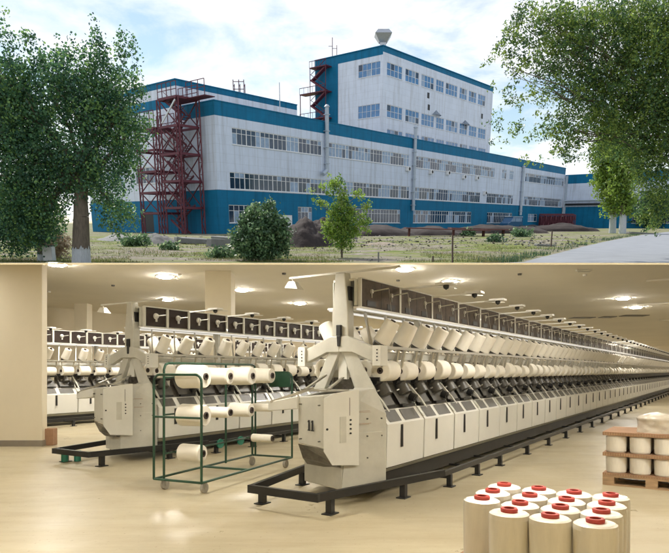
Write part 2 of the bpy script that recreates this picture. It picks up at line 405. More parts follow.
for px, py in ((436,114),(465,123.5)):
    s_, z_ = onp(px, py, T0, Df); q = MB()
    for i in range(9):
        g = math.pi*i/8; g2 = math.pi*(i+1)/8
        if i < 8: q.add([(s_-1.6*math.cos(g), -1.0*math.sin(g)-.02, z_-.3), (s_-1.6*math.cos(g2), -1.0*math.sin(g2)-.02, z_-.3), (s_, -.02, z_+.75)], [(0,1,2),(2,1,0)], M=MT)
    q.build('canopy', W['pipe'], bT)
# exhaust cowl on the roof corner
v = empty('roof_exhaust_cowl', EX @ T(*(T0 + Ds*1.2 + Df*1.6 + Vector((0,0,HT)))) @ Matrix.Diagonal((.76,.76,.76,1)), 'silver funnel shaped exhaust cowl on the tall block roof corner', 'vent')
q = MB(); q.box(-.75, .75, -.75, .75, 0, 1.6); q.build('stem', W['galv'], v)
q = MB()
def ring(z, h): return [(-h,-h,z),(h,-h,z),(h,h,z),(-h,h,z)]
pr = [(1.4,1.0),(3.2,2.1),(4.2,1.35)]
for (za, ha), (zc, hc) in zip(pr[:-1], pr[1:]): q.add(ring(za, ha)+ring(zc, hc), [(0,1,5,4),(1,2,6,5),(2,3,7,6),(3,0,4,7)])
q.add(ring(4.2, 1.35), [(0,1,2,3)]); q.add(ring(1.4, 1.0), [(3,2,1,0)]); q.build('funnel', W['galv'], v)
# antenna mast on tall block
q = MB(); p0 = T0+Ds*12.5+Vector((0,0,HT)); q.cyl((0,0,0), (0,0,3.6), .07, n=8); q.cyl((.9,0,0), (.9,0,2.2), .06, n=8); q.cyl((0,0,1.6), (.9,0,1.6), .05, n=8); q.cyl((-.8,0,2.0), (0,0,2.0), .05, n=8)
tag(q.build('roof_antenna', W['maroon'], M=EX @ T(*p0)), 'thin maroon antenna frame on the tall block roof', 'antenna')
# maroon frames on rear block roof
q = MB(); p0 = B0+Df*14.0+Ds*2.5+Vector((0,0,HB))
for x in (-.8, .1, .9): q.cyl((x,0,0), (x,0,2.6), .07, n=6); q.cyl((x,1.2,0), (x,1.2,2.2), .07, n=6); q.cyl((x,0,1.8),(x,1.2,1.8),.05,n=6)
for z in (1.2, 2.3): q.cyl((-.8,0,z), (.9,0,z), .06, n=6)
tag(q.build('roof_ladder_frame', W['maroon'], M=EX @ T(*p0)), 'small maroon ladder frame standing on the rear block roof', 'ladder')

# block C : far wing turning towards the road
CC = C0 + Df*LA
bC = empty('side_wing', EX @ T(C0.x, C0.y, 0), 'white and teal side wing at the far right end, behind the trees', 'building')
MC = relM(CC, Nn); w = MB(); LC = 46
ch = [(27, 32, 1.4, 4.0), (34, 40, 1.4, 4.0), (20, 25, 1.4, 3.6)]
HC = onp(569.5, 174.8, CC, Nn)[1]; print('HC', HC)
facade(w, 0.02, LC, 0, HC, ch, [(0,1),(6.2,0),(HC-2.6,1)], None, MC)
w.add([(LC,0,0),(LC,22,0),(LC,22,HC),(LC,0,HC)], [(0,1,2,3)], 0, M=MC)
w.build('wall', [W['wall'], W['teal']], bC)
r = MB(); r.add([(0,0,HC),(LC,0,HC),(LC,22,HC),(0,22,HC)], [(0,1,2,3)], M=MC); r.build('roof', W['roof'], bC)
for h in ch: window(bC, MC, *h, 1, rnd=rng)
q = MB(); q.cyl(MC @ Vector((.5,-.5,8.0)), MC @ Vector((LC-2,-.5,8.0)), .22, n=10); q.cyl(MC @ Vector((.5,-.5,0)), MC @ Vector((.5,-.5,8.2)), .22, n=10)
q.cyl(MC @ Vector((1.0,-.6,6.9)), MC @ Vector((LC-2,-.6,6.9)), .3, n=10, m=1); q.build('steam_pipe', [W['pipe'], W['dark']], bC)
q = MB(); q.box(.3, .95, -.35, -.02, 0, HC-.3, M=MC); q.build('downpipe', W['pipe'], bC)
q = MB()
for i in range(12): q.box(-.4, .5, -.5, -.1, .3+i*1.2, .38+i*1.2, M=MA @ T(sx(538.5,200)+0.4,0,0))
for x in (-.4, .5): q.box(x-.04, x+.04, -.3, -.2, 0, 15, M=MA @ T(sx(538.5,200)+0.4,0,0))

# the maroon stair tower ------------------------------------------------
st = empty('stair_tower', EX @ T(C0.x, C0.y, 0), 'maroon steel lattice stair tower against the factory corner', 'stairs')
MS = relM(C0 + Ds*14.8, -Ds)      # x towards C0, y into building; the tower stands on the -y side
def bay(x0, x1, y0, y1, H, npl, name_cols=True):
    for (x, y) in ((x0,y0),(x1,y0),(x0,y1),(x1,y1)):
        m = MB(); e = .35
        for dx in (-e, e):
            m.bar(MS @ Vector((x+dx, y, 0)), MS @ Vector((x+dx, y, H)), .16, .16)
        n = int(H/1.5)
        for i in range(n):
            za, zc = H*i/n, H*(i+1)/n
            m.bar(MS @ Vector((x-e*(1 if i % 2 else -1), y, za)), MS @ Vector((x+e*(1 if i % 2 else -1), y, zc)), .09, .09)
            m.bar(MS @ Vector((x-e, y, zc)), MS @ Vector((x+e, y, zc)), .08, .08)
        m.build('column', W['maroon'], st)
    for i in range(1, npl+1):
        z = H*i/npl; m = MB()
        for a, b in (((x0,y0),(x1,y0)),((x0,y1),(x1,y1)),((x0,y0),(x0,y1)),((x1,y0),(x1,y1))):
            m.bar(MS @ Vector((*a, z)), MS @ Vector((*b, z)), .22, .3)
        if i < npl:
            zc = H*(i+1)/npl
            for y in (y0, y1):
                m.bar(MS @ Vector((x0, y, z)), MS @ Vector((x1, y, zc)), .12, .12); m.bar(MS @ Vector((x1, y, z)), MS @ Vector((x0, y, zc)), .12, .12)
        else:
            m.box(x0, x1, y0, y1, z-.1, z, M=MS)
        m.build('landing_frame', W['maroon'], st)
bay(8.3, 12.4, -4.2, -.8, 17.6, 5)
bay(2.8, 7.0, -4.2, -.8, 14.2, 5)
for i in range(9):
    z0 = 17.6*i/9; z1 = 17.6*(i+1)/9; m = MB(); f = i % 2
    xa, xb = (8.8, 12.0) if f else (12.0, 8.8); yy = -2.2 if f else -3.2
    for dy in (-.45, .45): m.bar(MS @ Vector((xa, yy+dy, z0)), MS @ Vector((xb, yy+dy, z1)), .07, .28)
    for k in range(8):
        t = (k+.5)/8; x = xa+(xb-xa)*t; z = z0+(z1-z0)*t; m.box(x-.17, x+.17, yy-.45, yy+.45, z, z+.05, M=MS)
    m.bar(MS @ Vector((xa, yy-.45, z0+1)), MS @ Vector((xb, yy-.45, z1+1)), .06, .06)
    m.build('stair_flight', W['maroon'], st)
def rail(z, xs, y, h=1.2):
    m = MB(); 
    for x in xs: m.bar(MS @ Vector((x, y, z)), MS @ Vector((x, y, z+h)), .09, .09)
    for k in (.5, 1.): m.bar(MS @ Vector((xs[0], y, z+h*k)), MS @ Vector((xs[-1], y, z+h*k)), .08, .08)
    m.build('railing', W['maroon'], st)
rail(17.6, [8.3, 9.3, 10.3, 11.3, 12.4], -4.2, 1.9); rail(17.6, [8.3, 9.3, 10.3, 11.3, 12.4], -.8, 1.9); rail(14.2, [2.8, 3.8, 4.9, 6, 7], -4.2, 2.3); rail(14.2, [2.8, 4, 5.5, 7], -.8, 2.3)
m = MB(); m.box(12.4, 16.2, -2.6, -.9, 17.5, 17.6, M=MS); m.build('walkway', W['maroon'], st); rail(17.6, [12.4, 13.6, 14.9, 16.2], -2.6, 1.9)
m = MB(); m.bar(MS @ Vector((9, -4.3, 14.6)), MS @ Vector((12.2, -4.3, 17.2)), .14, .2); m.build('white_pipe', W['whitep'], st)

# fire escape on the tall block
fe = empty('fire_escape', EX @ T(C0.x, C0.y, 0), 'red zigzag fire escape on the teal end of the tall block', 'stairs')
for i, z in enumerate((32.3, 27.6, 22.6, 18.6)):
    m = MB(); m.box(-2.6 if i else .2, 4.6, -2.0, -.1, z-.2, z, M=MTs); 
    m.bar(MTs @ Vector((-2.6 if i else .2, -2, z+1.1)), MTs @ Vector((4.6, -2, z+1.1)), .1, .1)
    for x in np.linspace(-2.6 if i else .2, 4.6, 7): m.bar(MTs @ Vector((x, -2, z)), MTs @ Vector((x, -2, z+1.1)), .07, .07)
    m.build('landing', W['maroon'], fe)
    if i < 3:
        zn = (27.6, 22.6, 18.6)[i]; zm = (z+zn)/2; m = MB()
        m.bar(MTs @ Vector((4.4, -1.2, z)), MTs @ Vector((.4, -1.2, zm)), .9, .3); m.bar(MTs @ Vector((.4, -1.6, zm)), MTs @ Vector((4.4, -1.6, zn)), .9, .3)
        m.bar(MTs @ Vector((4.4, -1.7, z+1.1)), MTs @ Vector((.4, -1.7, zm+1.1)), .09, .09); m.bar(MTs @ Vector((.4, -2.1, zm+1.1)), MTs @ Vector((4.4, -2.1, zn+1.1)), .09, .09)
        m.build('stair_flight', W['maroon'], fe)
m = MB()
for x in (-2.5,): m.bar(MTs @ Vector((x, -1.9, 16)), MTs @ Vector((x, -1.9, 27.6)), .18, .18)
for x in (.3, 4.5): m.bar(MTs @ Vector((x, -1.9, 16)), MTs @ Vector((x, -1.9, 32.3)), .14, .14)
m.build('post', W['maroon'], fe)

# foliage ---------------------------------------------------------------
def leaves(name, clumps, mats, size, seed, parent=None, M=None, elong=1.4, tone=None, shell=.1, spray=26, up=.25):
    """clumps: (center, (rx,ry,rz), n). many leaf-sized quads in uneven clusters"""
    rg = np.random.RandomState(seed); P = []; TT = []
    for c, r3, n in clumps:
        k = max(4, n//spray)
        u = rg.normal(size=(k, 3)); u /= np.linalg.norm(u, axis=1)[:, None]
        rad = rg.uniform(shell, 1, (k, 1))**.5
        cen = u*rad
        tn = np.clip(rg.rand(k)*.75+rg.rand()*.25, 0, 1)
        idx = rg.randint(0, k, n); R3 = np.array(r3); rm = float(R3.max())
        dr = u*R3/rm*.8+rg.normal(size=(k, 3))*.45+np.array([0, 0, up]); dr /= np.linalg.norm(dr, axis=1)[:, None]
        ln = rm*rg.uniform(.25, .75, (k, 1)); tt = rg.uniform(-.5, 1, (n, 1))
        sp = rg.normal(size=(n, 3))*(size*1.1+.05*rm)*(1.15-tt*.75)
        p = cen[idx]*R3*.88+np.array(c)+dr[idx]*ln[idx]*tt+sp; P.append(p)
        # lighter and darker sprays are spread at random
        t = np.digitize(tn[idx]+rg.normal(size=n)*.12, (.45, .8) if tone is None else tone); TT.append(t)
    P = np.concatenate(P); TT = np.clip(np.concatenate(TT), 0, len(mats)-1); n = len(P)
    a = rg.normal(size=(n, 3)); a /= np.linalg.norm(a, axis=1)[:, None]
    b = rg.normal(size=(n, 3)); b -= (a*b).sum(1)[:, None]*a; b /= np.linalg.norm(b, axis=1)[:, None]
    s = size*rg.uniform(.6, 1.4, (n, 1)); a = a*s*elong*.5; b = b*s*.5
    V = np.stack([P-a, P+b*.9, P+a, P-b*.9], 1).reshape(-1, 3)
    me = bpy.data.meshes.new(name); me.vertices.add(4*n); me.vertices.foreach_set('co', V.ravel())
    me.loops.add(4*n); me.loops.foreach_set('vertex_index', np.arange(4*n)); me.polygons.add(n)
    me.polygons.foreach_set('loop_start', np.arange(n)*4); me.polygons.foreach_set('loop_total', np.full(n, 4))
    for m in mats: me.materials.append(m)
    me.polygons.foreach_set('material_index', TT.astype(np.int32)); me.update(calc_edges=True)
    o = bpy.data.objects.new(name, me); col.objects.link(o)
    if parent: o.parent = parent
    elif M is not None: o.matrix_world = M
    return o
def limb(mb, a, b, r0, r1, seed, k=5, wob=.06, m=0):
    rg = random.Random(seed); a = Vector(a); b = Vector(b); L = (b-a).length; pts = [a]
    for i in range(1, k+1):
        pts.append(a.lerp(b, i/k) + (Vector([rg.uniform(-1,1) for _ in range(3)])*L*wob if i < k else Vector((0,0,0))))
    for i in range(k):
        mb.cyl(pts[i], pts[i+1], r0+(r1-r0)*i/k, r0+(r1-r0)*(i+1)/k, 9, m, caps=(i == k-1))
def tree(base, label, clumps_px, Y, lm, size, dens, seed, trunk_top, r0, white=0, limbs=8, bk=1., trunk_r1=.5, elong=1.4, depth=1.0, name='tree', extra=(), tone=None, group=None, up=.25, spray=26, thin=None):
    """clumps_px: (px, py, rx_px, ry_px[, dY[, density]])"""
    root = empty(name, EX @ T(*base), label, 'tree', group)
    cl = []
    for c in clumps_px:
        px, py, rx, ry = c[:4]; dY = c[4] if len(c) > 4 else 0; dd = c[5] if len(c) > 5 else 1
        if thin: dd *= thin(px, py)
        p = atY(px, py, Y+dY); k = (Y+dY)/F
        r3 = (rx*k, max(rx, ry*.6)*k*depth, ry*k); cl.append((tuple(p-base), r3, int(dens*dd*rx*ry*3.14/100)))
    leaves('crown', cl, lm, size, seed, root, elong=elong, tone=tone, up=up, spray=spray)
    t = MB(); top = Vector(trunk_top)-base
    wz = white
    if wz: t.cyl((0,0,-.3), (top.x*wz/top.z, top.y*wz/top.z, wz), r0*1.08, r0*.96, 14, 1, caps=False)
    st_ = Vector((top.x*wz/top.z, top.y*wz/top.z, wz)) if wz else Vector((0,0,-.3))
    limb(t, st_, top, r0*.96, r0*trunk_r1, seed, 6, .015)
    if wz:
        rw = random.Random(seed)
        for i in range(16):
            g = 6.283*i/16+rw.uniform(-.15,.15); hgt = wz*rw.uniform(.03,.22)+.02; g2 = g+rw.uniform(.2,.5); f_ = lambda a, z: (top.x*z/top.z+math.cos(a)*r0*.985, top.y*z/top.z+math.sin(a)*r0*.985, z)
            t.add([f_(g, wz-.02), f_(g2, wz-.02), f_((g+g2)/2, wz+hgt)], [(0,1,2)], 1)
    t.build('trunk', [W['bark'], W['lime']], root)
    b = MB(); rg = random.Random(seed+1); cand = sorted(cl, key=lambda c: -c[1][0]*c[1][2])[:limbs]
    for i, c in enumerate(cand):
        s_ = st_.lerp(top, rg.uniform(.55, 1)); e = Vector(c[0]); limb(b, s_, e, r0*.35*bk, r0*.08*bk, seed+i*7, 5, .05)
        for q_ in range(4):
            e2 = e+Vector((rg.uniform(-1,1)*c[1][0], rg.uniform(-1,1)*c[1][1], rg.uniform(-.4,1)*c[1][2]))*.8; limb(b, s_.lerp(e, .7), e2, r0*.12*bk, r0*.03*bk, seed+i*31+q_, 4, .06)
    b.build('branches', W['bark'], root)
    return root
# big tree on the left
bl = gnd(81, 263.4)
cl = [(30,110,26,36),(58,95,26,34),(85,105,24,34),(108,120,24,32),(128,135,20,22,0,.8),(5,130,30,50),(-25,120,30,50),(35,160,30,36),(70,165,30,36),(105,170,26,30),(130,165,14,20,0,.7),
      (10,200,30,36),(42,205,22,34),(80,186,22,12,1.8,.8),(112,205,16,22,1.5,.8),(125,215,14,12,0,.6),(30,232,18,20),(112,228,12,10,0,.5),(118,100,18,26,0,.8),(145,128,9,10,0,.5),
      (34,46,3,14,0,1.2),(40,66,7,12),(26,75,8,14),(62,62,7,16),(60,86,12,16),(80,58,7,16,0,.7),(97,36,3,14,0,1.4),(100,54,8,18),(106,78,10,18),(92,80,12,18),(120,46,3,14,0,1.2),(122,68,5,16,0,.8),(135,54,3,14,0,1.2),(134,82,7,16,0,.7),(144,98,6,12,0,.6),(12,60,5,14),(-8,70,16,24),(16,88,16,20),(5,34,5,16),(22,42,3,12,0,1.2)]
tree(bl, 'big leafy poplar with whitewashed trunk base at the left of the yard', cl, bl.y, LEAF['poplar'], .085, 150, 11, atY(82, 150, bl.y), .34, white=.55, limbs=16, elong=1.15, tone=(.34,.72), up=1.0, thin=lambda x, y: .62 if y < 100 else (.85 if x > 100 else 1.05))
b2 = gnd(42, 262); 
tree(b2, 'dark leafy tree with a slim trunk at the far left edge', [(25,205,24,32),(45,222,16,20),(22,238,14,14),(0,225,24,30),(-15,200,20,30)], b2.y+1, LEAF['poplar'], .085, 190, 12, atY(43, 195, b2.y), .19, white=.3, limbs=5, elong=1.15)
# near elm reaching in from the right
br = Vector((16.3, 27, 0))
cl = [(640,45,40,34,0,1.1),(600,30,34,22),(560,32,30,18),(525,28,20,14,0,.8),(505,32,12,12,0,.5),(575,60,30,22),(540,58,26,18,0,.8),(512,68,16,14,0,.6),(500,48,12,9,0,.5),(620,90,34,30),(585,95,30,24),
      (550,92,24,14,0,.6),(520,100,14,10,0,.45),(650,120,30,40),(612,124,28,20),(575,130,26,20,0,.8),(545,128,18,10,0,.6),(520,126,16,6,0,.6),(497,126,12,4,0,.6),(560,152,18,10,0,.5),(530,160,14,5,0,.35),(500,140,10,4,0,.4),(596,150,18,10,0,.5),
      (645,160,20,22),(672,80,30,60),(690,140,24,50),(660,200,14,30),(646,205,8,18,0,.7),(505,95,8,8,0,.4),(496,112,6,4,0,.4),(585,15,40,12),(650,10,40,16),(490,60,8,4,0,.4),(492,84,6,3,0,.4),(540,12,26,12,0,.8),(700,30,40,40)]
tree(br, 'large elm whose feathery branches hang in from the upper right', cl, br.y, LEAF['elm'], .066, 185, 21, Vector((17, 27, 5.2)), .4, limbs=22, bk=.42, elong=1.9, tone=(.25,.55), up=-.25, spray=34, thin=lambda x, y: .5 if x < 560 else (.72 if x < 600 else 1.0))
# pair of roadside trees with limewashed trunks
for i, (px, lab, cl) in enumerate(((612.5, 'left one of two roadside trees with limewashed trunks by the road', [(606,180,9,18),(612,200,9,16),(603,160,9,18),(612,145,12,20)]),
                                   (622.5, 'right one of two roadside trees with limewashed trunks by the road', [(622,185,10,20),(628,165,12,20),(626,205,8,12),(620,150,12,18)]))):
    b_ = gnd(px, 233.3+i*.4)
    tree(b_, lab, cl, b_.y, [LEAF['elm'][1], LEAF['elm'][2], LEAF['young'][1]], .26, 380, 31+i, atY(px+2, 170, b_.y), .48, white=2.6, limbs=5, elong=1.5, tone=(.2,.55), group='roadside trees with limewashed trunks')
# trees far right, behind
for i, (px, py, ry, rx) in enumerate(((655,228.5,17,16),(690,228.5,24,20),(745,228.3,28,26))):
    b_ = gnd(px, py); tree(b_, ['rounded dark tree beyond the road at the right edge', 'dark tree off beyond the right roadside', 'broad dark tree farthest off to the right'][i], [(px-4,py-ry*1.1,rx,ry*.8),(px+5,py-ry*1.5,rx*.8,ry*.7),(px,py-ry*.6,rx*.8,ry*.4)], b_.y, LEAF['elm'], .5, 300, 41+i, atY(px, py-ry, b_.y), .5, limbs=3)
# round bush
bb = gnd(262, 260.5); root = empty('round_bush', EX @ T(*bb), 'round grey green bush in the yard left of the young tree', 'bush')
cl = []
for px, py, rx, ry in ((262,234,21,22),(250,246,14,12),(275,246,13,12),(262,218,13,11),(246,230,9,10),(279,228,8,10),(262,252,18,8),(240,240,6,12),(283,236,6,13),(255,212,5,8),(270,209,4,8),(247,220,5,7)):
    p = atY(px, py, bb.y); kk = bb.y/F; cl.append((tuple(p-bb), (rx*kk, rx*kk, ry*kk), int(260*rx*ry*3.14/100)))
leaves('foliage', cl, LEAF['bush'], .085, 51, root, elong=1.6)
m = MB()
for i in range(14):
    g = i*2.4; limb(m, (0,0,-.1), (math.cos(g)*.6, math.sin(g)*.6, random.uniform(.9,1.7)), .025, .008, i, 3)
m.build('stems', W['bark'], root)
# young tree
yt = gnd(342, 257.5)
cl = [(342,236,14,12),(334,225,12,9),(352,226,12,10),(341,214,10,11),(332,210,7,5,0,.7),(322,205,6,3,0,.8),(317,201,4,2,0,.8),(325,187,6,2.5,0,.8),(310,191,4,1.6,0,.6),(331,192,4,4,0,.7),(341,200,7,10,0,.8),(339,185,4.5,9,0,.9),(331,180,3,5,0,.7),(355,212,8,7,0,.7),(365,220,7,6,0,.7),(368,206,4,6,0,.7),(359,196,4,7,0,.6),(368,229,4,4,0,.4),(344,247,8,5,0,.6),(326,232,7,5,0,.7)]
tree(yt, 'young light green tree with upswept branches before the long factory', cl, yt.y, LEAF['young'], .06, 330, 61, atY(341, 195, yt.y), .055, limbs=14, elong=1.7, tone=(.3,.75), name='young_tree')
# dry shrub and small weeds at left
ds = gnd(61, 258); root = tag(leaves('dry_shrub', [((0,0,.55), (.42,.4,.55), 900), ((-.3,0,.35), (.3,.3,.35), 400)], [pm('dry_leaf', (.34,.26,.17), .8, trans=.2), pm('dry_leaf_pale', (.46,.38,.28), .8, trans=.2)], .07, 71, M=EX @ T(*ds), elong=2), 'dry pale brown shrub between the two left trunks', 'shrub')
for i, (px, py, h, n_, lab) in enumerate(((135,246,.8,900,'green weeds growing at the foot of the grey rubble mound'), (170,250,.35,500,'low green weed clump on the grass before the stair tower'), (222,258,.5,500,'weeds beside the left foot of the round bush'), (468,236,.6,500,'pale green weed clump near the far rubble'), (523,237,1.0,600,'pale shrub in front of the dark bank near the third flue pipe'),(495,242,.5,400,'small brown shrub on the yard before the far windows'))):
    g_ = gnd(px, py); tag(leaves('weed_clump', [((0,0,h*.3), (h*1.2,h*.8,h*.34), n_+250)], LEAF['bush'], .06+.0013*g_.y, 80+i, M=EX @ T(*g_), elong=2), lab, 'weeds', 'weed clumps in the yard')
# grass (stuff)
rg = np.random.RandomState(5); P = []
while len(P) < 34000:
    x = rg.uniform(-1, 1); y = Y0 + 40*rg.rand()**2.2; x *= y*.62
    if mnoise.noise((x*.22, y*.4, 5)) < -.08: continue
    if road_dist(x, y) > -.25: continue
    P.append((x, y))
P = np.array(P); n = len(P); hh = rg.uniform(.04, .13, n); g = rg.uniform(0, 6.28, n); lean = rg.normal(size=(n, 2))*.03
wd = .012
V = np.stack([np.c_[P[:,0]-np.cos(g)*wd, P[:,1]-np.sin(g)*wd, np.full(n, -.02)], np.c_[P[:,0]+np.cos(g)*wd, P[:,1]+np.sin(g)*wd, np.full(n, -.02)], np.c_[P[:,0]+lean[:,0], P[:,1]+lean[:,1], hh]], 1).reshape(-1, 3)
me = bpy.data.meshes.new('grass'); me.vertices.add(3*n); me.vertices.foreach_set('co', V.ravel()); me.loops.add(3*n); me.loops.foreach_set('vertex_index', np.arange(3*n)); me.polygons.add(n)
me.polygons.foreach_set('loop_start', np.arange(n)*3); me.polygons.foreach_set('loop_total', np.full(n, 3))
for m in LEAF['grass']: me.materials.append(m)
me.polygons.foreach_set('material_index', (rg.rand(n) < .45).astype(np.int32)); me.update(calc_edges=True)
o = bpy.data.objects.new('grass', me); col.objects.link(o); o.matrix_world = EX; tag(o, 'short half dry grass growing over the yard', 'grass', kind='stuff')

rb = random.Random(4); m = MB()
for i in range(1500):
    if i < 1000: px = rb.uniform(120, 600); py = rb.gauss(241, 3.5)
    else: px = rb.uniform(-10, 530); py = rb.uniform(244, 262)
    if py < 234 or py > 262.5: continue
    p = gnd(px, py)
    if road_dist(p.x, p.y) > -.3: continue
    s_ = rb.uniform(.04, .16)*(1 if i < 1000 else .5)*(p.y/45)**.5
    vs_ = [tuple(p+Vector((rb.uniform(-1,1)*s_, rb.uniform(-1,1)*s_, rb.uniform(-.3,.9)*s_))) for _ in range(6)]
    m.add(vs_, [(0,1,2),(0,2,3),(0,3,4),(1,2,5),(2,3,5),(0,1,4),(1,4,5),(3,4,5)], 0 if rb.random() < .6 else 1)
tag(m.build('rubble', [W['conc'], W['soil']], M=EX), 'loose stones and rubble scattered over the yard', 'rubble', kind='stuff')
rg = np.random.RandomState(15); P = []
for a, b in zip(road_edge[:-4], road_edge[1:-3]):
    for _ in range(int(110*(b-a).length**.7)):
        t = rg.rand(); q_ = a.lerp(b, t); o_ = abs(rg.normal())*.7+.15
        if mnoise.noise((q_.x*.6, q_.y*.6, 9)) < .12: continue
        P.append((q_.x-o_*.85, q_.y+o_*.5))
P = np.array(P); n = len(P); g = rg.uniform(0, 6.28, n); wd = .02; hh = rg.uniform(.08, .28, n)
V = np.stack([np.c_[P[:,0]-np.cos(g)*wd, P[:,1]-np.sin(g)*wd, np.full(n, -.02)], np.c_[P[:,0]+np.cos(g)*wd, P[:,1]+np.sin(g)*wd, np.full(n, -.02)], np.c_[P[:,0]+rg.normal(size=n)*.05, P[:,1], hh]], 1).reshape(-1, 3)
o = MB(); o.v = [tuple(v_) for v_ in V]; o.f = [(3*i, 3*i+1, 3*i+2) for i in range(n)]; o.m = [0]*n; o.sm = [False]*n
tag(o.build('verge_grass', LEAF['bush'][0], M=EX), 'taller dark grass along the road edge', 'grass', kind='stuff')
# mounds, slabs, posts
def mound(px, py, wpx, h, dep, mat, label, seed, name='soil_mound', flat=1.):
    c = gnd(px, py); kk = c.y/620; wr = wpx*kk/2; n = 34; v = []; f = []
    for j in range(n+1):
        for i in range(n+1):
            u, w_ = i/n*2-1, j/n*2-1; rr = math.hypot(u, w_)
            k = max(0, 1-rr**1.5)**flat
            z = h*k*(1+.35*mnoise.noise((u*2+seed, w_*2, seed))+.15*mnoise.noise((u*7+seed, w_*7, seed))) - .05
            v.append((u*wr, w_*dep, z))
    for j in range(n):
        for i in range(n): a = j*(n+1)+i; f.append((a, a+1, a+n+2, a+n+1))
    return tag(MB().add(v, f, 0, True).build(name, mat, M=EX @ T(c.x, c.y+dep*.7, 0)), label, 'mound', 'mounds of earth and rubble in the yard')
mound(305, 247, 62, 2.0, 2.2, W['soil'], 'dark brown soil heap behind the round bush', 1)
mound(325, 239, 70, 1.9, 3, W['soil'], 'dark earth bank behind the young tree', 2)
mound(372, 236, 95, 1.3, 4, W['soil'], 'long low dark bank right of the young tree', 3, flat=.5)
mound(428, 235.5, 80, 1.1, 4, W['soil'], 'low dark bank under the rusty plates', 4, flat=.5)
mound(500, 233.5, 110, 1.2, 4, W['soil'], 'dark bank before the far right windows', 5, flat=.4)
mound(560, 231.5, 90, 1.3, 4, W['soil'], 'dark bank below the maroon trusses', 6, flat=.4)
mound(152, 244, 46, .75, 2.0, pm('grey_gravel', (.13,.125,.12), .95, var=.35, scale=3, bump=1, bscale=14), 'grey gravel heap at the foot of the stair tower', 7, name='gravel_mound')
mound(112, 241, 50, .6, 2.5, W['conc'], 'pale gravel heap seen past the big tree trunk', 8, name='gravel_mound')
mound(382, 245, 46, .22, 1.0, pm('pale_sand', (.27,.22,.17), .95, var=.2), 'small heap of pale sand right of the young tree', 9, name='sand_mound')
for i, (px, py, w_, d_, h_, rz, lab) in enumerate(((203,243.5,3.4,1.4,.35,.1,'long grey concrete slab lying behind the grass'),(228,244,2.2,1.2,.5,-.2,'pale concrete block left of the round bush'),(190,241,2.5,1,.3,.5,'leftmost flat concrete slab near the stair tower'),(244,240,2.2,1.2,.4,.3,'concrete slab partly hidden by the round bush'),(216,246.5,1.0,.8,.5,.6,'dark broken concrete lump before the slabs'),(545,246,1.4,.5,.12,.2,'thin slab lying by the road verge'),(640,234.2,3.4,1.2,.25,.1,'pale slab beside the limewashed trunks'))):
    c = gnd(px, py); tag(MB().box(-w_/2, w_/2, -d_/2, d_/2, -.05, h_).build('concrete_slab', W['conc'], M=EX @ T(*c) @ Matrix.Rotation(rz, 4, 'Z') @ Matrix.Rotation(.06, 4, 'Y'), bevel=.05), lab, 'slab', 'concrete slabs lying in the yard')
for i, (px, py, wd_, lab) in enumerate(((446,236.5,9.5,'rusty flat plate lying on the dark bank'),(478,235.8,7,'second rusty plate right of the larger one'))):
    c = gnd(px, py); tag(MB().box(-wd_/2, wd_/2, -1.2, 1.2, .75, .87).box(-wd_/2+.4, -wd_/2+.6, -.3, .3, -.1, .75).box(wd_/2-.6, wd_/2-.4, -.3, .3, -.1, .75).build('steel_plate', W['rust'], M=EX @ T(*c) @ Matrix.Rotation(.03, 4, 'Y')), lab, 'plate')
# maroon trusses stacked before the far wall
Yt = (C0+Df*116+Nn*6).y; c0_ = atY(541, 224, Yt); c1_ = atY(575, 224, Yt); c0_.z = c1_.z = 0; mtr = frameM(Vector((c0_.x, c0_.y, 0)), c1_-c0_); Ltr = (c1_-c0_).length
for k_, yo in enumerate((0, .9, 1.8)):
    m = MB(); 
    for z in (.3, 3.6+.15*k_): m.bar((0, yo, z), (Ltr, yo, z), .25, .25)
    nn = 14
    for i in range(nn+1): m.bar((Ltr*i/nn, yo, .3), (Ltr*i/nn, yo, 3.6+.15*k_), .16, .16)
    for i in range(nn): m.bar((Ltr*i/nn, yo, .3 if i % 2 else 3.6), (Ltr*(i+1)/nn, yo, 3.6 if i % 2 else .3), .14, .14)
    m.box(0, Ltr, yo-.03, yo+.03, .6, 3.2 if k_ == 2 else .9)
    tag(m.build('steel_truss', W['maroon'], M=EX @ mtr), ['nearest maroon steel truss of the stack by the far wall', 'middle maroon steel truss of the stack by the far wall', 'rearmost plated maroon truss of the stack by the far wall'][k_], 'truss', 'maroon steel trusses')
for i, (px, pb, pt, lab) in enumerate(((452.6,262.6,235,'taller thin fence post before the rusty plates'),(551,247,231,'leaning thin post on the verge near the road'),(378.5,262,252,'short pale stake right of the young tree'),(433,262,256,'stubby dark stake on the grass'))):
    c = gnd(px, pb); tp = atY(px+(1.2 if i == 1 else 0), pt, c.y)-c
    tag(MB().bar((0,0,-.2), (tp.x, tp.y, tp.z), .045+.0006*c.y, .045+.0006*c.y).build('fence_post', W['post'] if i != 2 else W['conc'], M=EX @ T(*c)), lab, 'post', 'posts in the yard')
c = gnd(50, 262.3); q = empty('white_cabinet', EX @ T(*c), 'white metal box standing between the left tree trunks', 'cabinet')
MB().box(-.19, .19, -.15, .15, .05, .62).build('body', W['whitep'], q, bevel=.01); MB().box(-.22, .22, -.18, .18, .622, .66).build('lid', W['conc'], q); MB().box(-.17, .17, -.156, -.151, .1, .58).build('door', W['frame'], q)
